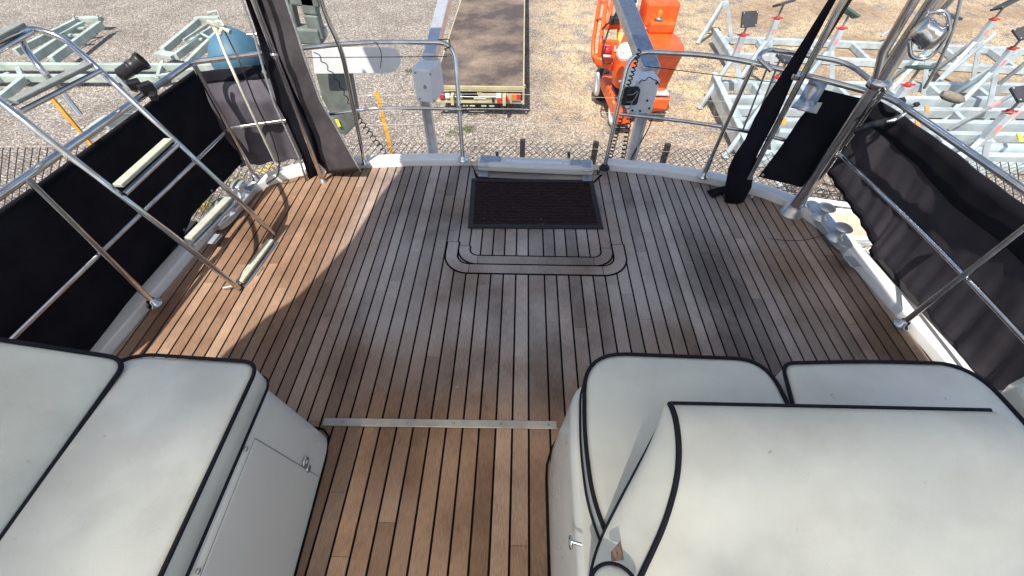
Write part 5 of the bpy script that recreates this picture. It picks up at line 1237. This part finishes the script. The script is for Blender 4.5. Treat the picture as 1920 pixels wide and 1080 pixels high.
def cradles():
    def cradle(beams, crosses, label, hgt=.15, wid=.15, mat='galv', zc=None, ends=True):
        """beams: list of ((u0,v0),(u1,v1)) on top level z; crosses at fractions"""
        z = zc if zc is not None else GZ + .17
        L = [(at(*a, z), at(*b, z)) for a, b in beams]
        c = sum((a + b for a, b in L), Vector()) / (2 * len(L)); c.z = GZ
        r = thing('boat_cradle', c, label, 'boat cradle', 'galvanised boat cradles in the yard')
        for a, b in L: MB().beam(a - Vector((0, 0, hgt / 2)), b - Vector((0, 0, hgt / 2)), wid, hgt).build('long_beam', mat, r, bevel=.006)
        for t in crosses:
            a, b = L[0][0].lerp(L[0][1], t), L[-1][0].lerp(L[-1][1], t); b.x = a.x + (b.x - a.x) * .25
            MB().beam(a - Vector((0, 0, hgt / 2 + .012)), b - Vector((0, 0, hgt / 2 + .012)), .10, hgt * .9).build('cross_beam', mat, r, bevel=.006)
        for t in (crosses[0], crosses[-1]):
            for a, b in L: 
                p = a.lerp(b, t); MB().box((p.x, p.y, (GZ + z - hgt) / 2), (.09, .09, max(.02, z - hgt - GZ))).build('foot', 'galv_dark', r)
        return r
    cradle([((1352, 68), (1960, 92)), ((1362, 98), (1960, 128))], (.005, .12, .27, .42, .56, .70, .84), 'long galvanised cradle frame farthest back beyond the gravel strip')
    cradle([((1336, 152), (1990, 158)), ((1352, 180), (2000, 184))], (.005, .12, .25, .36, .50, .63, .76, .9), 'galvanised cradle frame in the middle of the stack, with a dented end plate', zc=GZ + .42, hgt=.18)
    cradle([((1372, 200), (2010, 206)), ((1380, 222), (2010, 230))], (.01, .14, .25, .38, .52, .66, .8), 'galvanised cradle frame next to the fence side of the stack', zc=GZ + .32, hgt=.17)
    cradle([((1392, 243), (2030, 252)), ((1402, 264), (2030, 274))], (.01, .16, .3, .45, .58, .72, .86), 'galvanised cradle frame partly hidden by the black stern screen', zc=GZ + .26, hgt=.16)
    cradle([((1410, 284), (2050, 292)), ((1414, 296), (2050, 312))], (.01, .3, .6, .9), 'pale galvanised cradle frame nearest the fence on the right')
    # the tall end member of the stack at left
    r = thing('boat_cradle', at(1360, 220, GZ), 'tall galvanised end frame with slanting plate at the left end of the cradles', 'boat cradle', 'galvanised boat cradles in the yard')
    a, b = at(1334, 152, GZ + .45), at(1402, 300, GZ + .25)
    MB().beam(a, b, .07, .34, up=(0, 0, 1)).build('end_plate', 'galv', r, bevel=.006); MB().beam(a + Vector((.0, 0, .18)), b + Vector((.0, 0, .18)), .12, .03).build('flange', 'galv', r, bevel=.004)
    a, b = at(1338, 64, GZ + .30), at(1368, 112, GZ + .25)
    r = thing('boat_cradle', at(1352, 90, GZ), 'short galvanised end frame at the left end of the farthest cradle', 'boat cradle', 'galvanised boat cradles in the yard')
    MB().beam(a, b, .07, .26).build('end_plate', 'galv', r, bevel=.006); MB().beam(a + Vector((0, 0, .14)), b + Vector((0, 0, .14)), .12, .03).build('flange', 'galv', r, bevel=.004)
    # loose slanting stays lying against the stack
    for k, (a, za, b, zb, w, mat, lab) in enumerate((((1868, 62), -1.75, (1764, 150), -2.7, .06, 'galv', 'pale galvanised stay sloping down from the top right prop'),
        ((1930, 92), -1.8, (1790, 168), -2.7, .07, 'galv', 'long pale galvanised stay crossing the right edge'),
        ((1935, 108), -2.0, (1856, 172), -2.75, .07, 'galv_dark', 'grey stay sloping to the bare soil at the right edge'),
        ((1912, 170), -2.1, (1778, 244), -2.72, .055, 'galv_dark', 'dark grey stay with a pink label lying across the cradles'),
        ((1930, 192), -2.0, (1828, 282), -2.8, .06, 'galv', 'pale stay with pink and orange bands at the lower right'),
        ((1705, 34), -2.4, (1652, 68), -2.8, .05, 'galv', 'thin galvanised stay behind the thick stainless pole'))):
        p, q = at(*a, za), at(*b, zb); r = thing('steel_stay', q, lab, 'steel stay', 'loose steel stays among the cradles')
        MB().beam(p, q, w, w).build('bar', mat, r, bevel=.005)
        if 'pink' in lab:
            for t, mt in (((.25, 'pink'), (.6, 'orange_label')) if 'orange' in lab else ((.35, 'pink'),)):
                s = p.lerp(q, t); e = (q - p).normalized() * .09; MB().beam(s - e, s + e, w + .006, w + .006).build('band', mt, r)
    for (u, v, mt, lab) in ((1738, 205, 'orange_label', 'orange tape patch on a cradle beam beside the rail corner, upper'), (1720, 232, 'orange_label', 'orange tape patch on a cradle beam beside the rail corner, lower'), (1470, 228, 'orange_label', 'orange tape patch between the furled cover and black screen'), (1912, 258, 'yellow_label', 'yellow tag at the lower right edge of the cradles')):
        c = at(u, v, GZ + .5); setp(MB().box(c, (.07, .26, .03), Matrix.Rotation(-.5, 3, 'Z')).build('tape_patch', mt, bevel=.003), lab, 'tape', 'coloured tapes on the cradles')
cradles()

def left_frames():
    g = GZ
    def frame(parts, label, mat='green_galv'):
        c = at(*parts[0][0], g); r = thing('trestle', c, label, 'trestle', 'pale green steel trestles at the left')
        for a, b, w, h, z0, z1 in parts: MB().beam(at(*a, g + z0), at(*b, g + z1), w, h).build('bar', mat, r, bevel=.008)
        return r
    frame([((30, 98), (150, 38), .10, .16, .28, .28), ((62, 110), (155, 48), .12, .18, .28, .28), ((98, 114), (190, 46), .12, .18, .28, .28), ((142, 36), (190, 36), .22, .12, .3, .3),
           ((112, 66), (158, 42), .05, .06, .42, .42), ((120, 66), (150, 66), .12, .05, .3, .3), ((136, 55), (166, 52), .12, .05, .3, .3), ((137, 27), (143, 40), .04, .04, .5, .3), ((182, 27), (192, 42), .04, .05, .55, .3)], 'pale green folded steel trestle lying farthest left above the ladder')
    frame([((306, 96), (372, 40), .12, .16, .28, .28), ((330, 106), (400, 54), .10, .16, .28, .28), ((352, 120), (412, 60), .10, .16, .28, .28), ((366, 36), (412, 34), .2, .1, .3, .3),
           ((344, 76), (396, 42), .05, .06, .45, .45), ((296, 100), (328, 106), .24, .1, .25, .25), ((352, 72), (380, 74), .1, .05, .3, .3), ((372, 60), (398, 74), .06, .04, .4, .4), ((388, 24), (408, 20), .12, .03, .6, .6), ((408, 22), (414, 38), .03, .03, .6, .4)], 'pale green folded steel trestle lying behind the cream rope knot')
    frame([((-40, 124), (420, 126), .13, .15, .2, .2), ((-40, 146), (300, 147), .13, .15, .2, .2), ((60, 115), (420, 147), .0, .0, 0, 0)][:2] + [((-20, 156), (20, 140), .1, .13, .2, .2), ((0, 186), (45, 150), .12, .15, .2, .2), ((36, 130), (44, 150), .1, .13, .2, .2), ((290, 148), (372, 132), .10, .14, .2, .2), ((296, 150), (306, 118), .08, .12, .2, .2)], 'pair of long pale green steel beams lying across the yard behind the ladder')
    frame([((150, 262), (205, 222), .14, .16, .25, .25), ((196, 236), (240, 206), .14, .16, .25, .25), ((222, 212), (262, 196), .08, .1, .3, .3)], 'broken row of pale green blocks beside the left canvas screen')
left_frames()

def ground_bits():
    rnd = random.Random(11)
    def weeds(c, n, rad, name, lab, mat='leaf', sz=.03):
        m = MB()
        for k in range(n):
            a = rnd.uniform(0, 6.28); q = rad * math.sqrt(rnd.random()); p = c + Vector((math.cos(a) * q, math.sin(a) * q, rnd.uniform(.0, .05)))
            d = Vector((rnd.uniform(-1, 1), rnd.uniform(-1, 1), rnd.uniform(.2, 1))).normalized() * sz * rnd.uniform(.6, 1.5); s = d.cross(Vector((rnd.uniform(-1, 1), rnd.uniform(-1, 1), .3))).normalized() * sz * .3
            m.add([p - s, p + s, p + d], [(0, 1, 2)])
        o = m.build(name, mat, fix=False); setp(o, kind='stuff'); o['label'] = lab; o['category'] = 'weeds'
    for (u, v, n, rad, lab) in ((880, 244, 160, .14, 'tuft of green weeds on the gravel right of the left davit'), (768, 135, 90, .11, 'tuft of yellow-green weeds left of the davit box'), (852, 250, 90, .16, 'weeds in the shade beside the left gate post'), (830, 293, 90, .12, 'weeds at the foot of the fence by the davit'), (155, 162, 70, .16, 'sparse weeds on the gravel seen through the ladder'), (390, 385, 200, .22, 'weeds below the gap in the left screen'), (440, 340, 120, .2, 'weeds on the gravel below the left bollard')):
        weeds(at(u, v, GZ), n, rad, 'weeds', lab)
    for (u, v, n, rad, lab) in ((505, 323, 26, .14, 'yellow flowers below the left stern corner'), (375, 395, 34, .2, 'yellow flowers below the gap in the left screen'), (1814, 317, 5, .04, 'yellow flower beyond the right guard rail'), (440, 345, 10, .2, 'yellow flowers by the left bollard')):
        weeds(at(u, v, GZ) + Vector((0, 0, .05)), n * 3, rad, 'yellow_flowers', lab, 'flower', .035)
    # staging plank and hull stands below the right gunwale
    z = -1.1
    r = thing('staging', at(1590, 420, z - .1), 'tan boarded staging in a white frame below the right gunwale', 'staging')
    q = [at(1548, 394, z), at(1612, 398, z), at(1650, 448, z), at(1585, 447, z)]; MB().prism([(p.x, p.y) for p in q][::-1], z - .03, z).build('boards', 'tan', r)
    MB().tube(q, .03, 8, closed=True).build('frame', 'white', r)
    for i, (a, b, mt, lab) in enumerate((((1440, 330, GZ), (1480, 362, GZ), 'galv', 'pale beam lying behind the right stern screen'), ((1500, 372, -2), (1620, 388, -2), 'white', 'long white pole lying outboard of the right bollard'), ((1560, 450, -1.6), (1660, 458, -1.6), 'galv', 'pale steel bar under the staging at right'), ((1640, 522, -1.8), (1720, 560, -1.8), 'galv', 'pale steel plank glimpsed below the right canvas hem, nearer bollard'), ((1700, 600, -1.9), (1800, 640, -1.9), 'galv', 'pale steel plank glimpsed below the right canvas hem, nearest the seats'), ((1660, 556, -2.2), (1740, 590, -2.2), 'tan', 'tan plank glimpsed below the right canvas hem'))):
        p, q = at(*a), at(*b); o = MB().beam(p, q, .09 if 'plank' in lab else .05, .05).build('steel_bar' if mt != 'tan' else 'plank', mt, bevel=.004); setp(o, lab, 'bar')
    # dark netting lying by the fence at right and fallen branches
    m = MB(); rnd = random.Random(5); c = at(1555, 377, GZ)
    for k in range(90):
        p = c + Vector((rnd.uniform(-.9, .9), rnd.uniform(-.35, .35), rnd.uniform(.02, .1))); m.tube([p, p + Vector((rnd.uniform(-.3, .3), rnd.uniform(-.15, .15), rnd.uniform(-.04, .04)))], .012, 4)
    o = m.build('twigs', 'rubber', fix=False); setp(o, kind='stuff')
    # hose and wires coiled beyond the lower bollard
    m = MB()
    for k in range(6):
        c = at(1600 + 8 * k, 468 + 3 * (k % 3), -.8); m.tube([c + Vector((math.cos(t + k) * .06, math.sin(t) * .05, math.sin(t * 2 + k) * .03)) for t in [i * .4 for i in range(16)]], .008, 6)
    setp(m.build('tangled_wire', 'silver'), 'tangle of pale wire outboard of the lower right bollard', 'wire')
ground_bits()
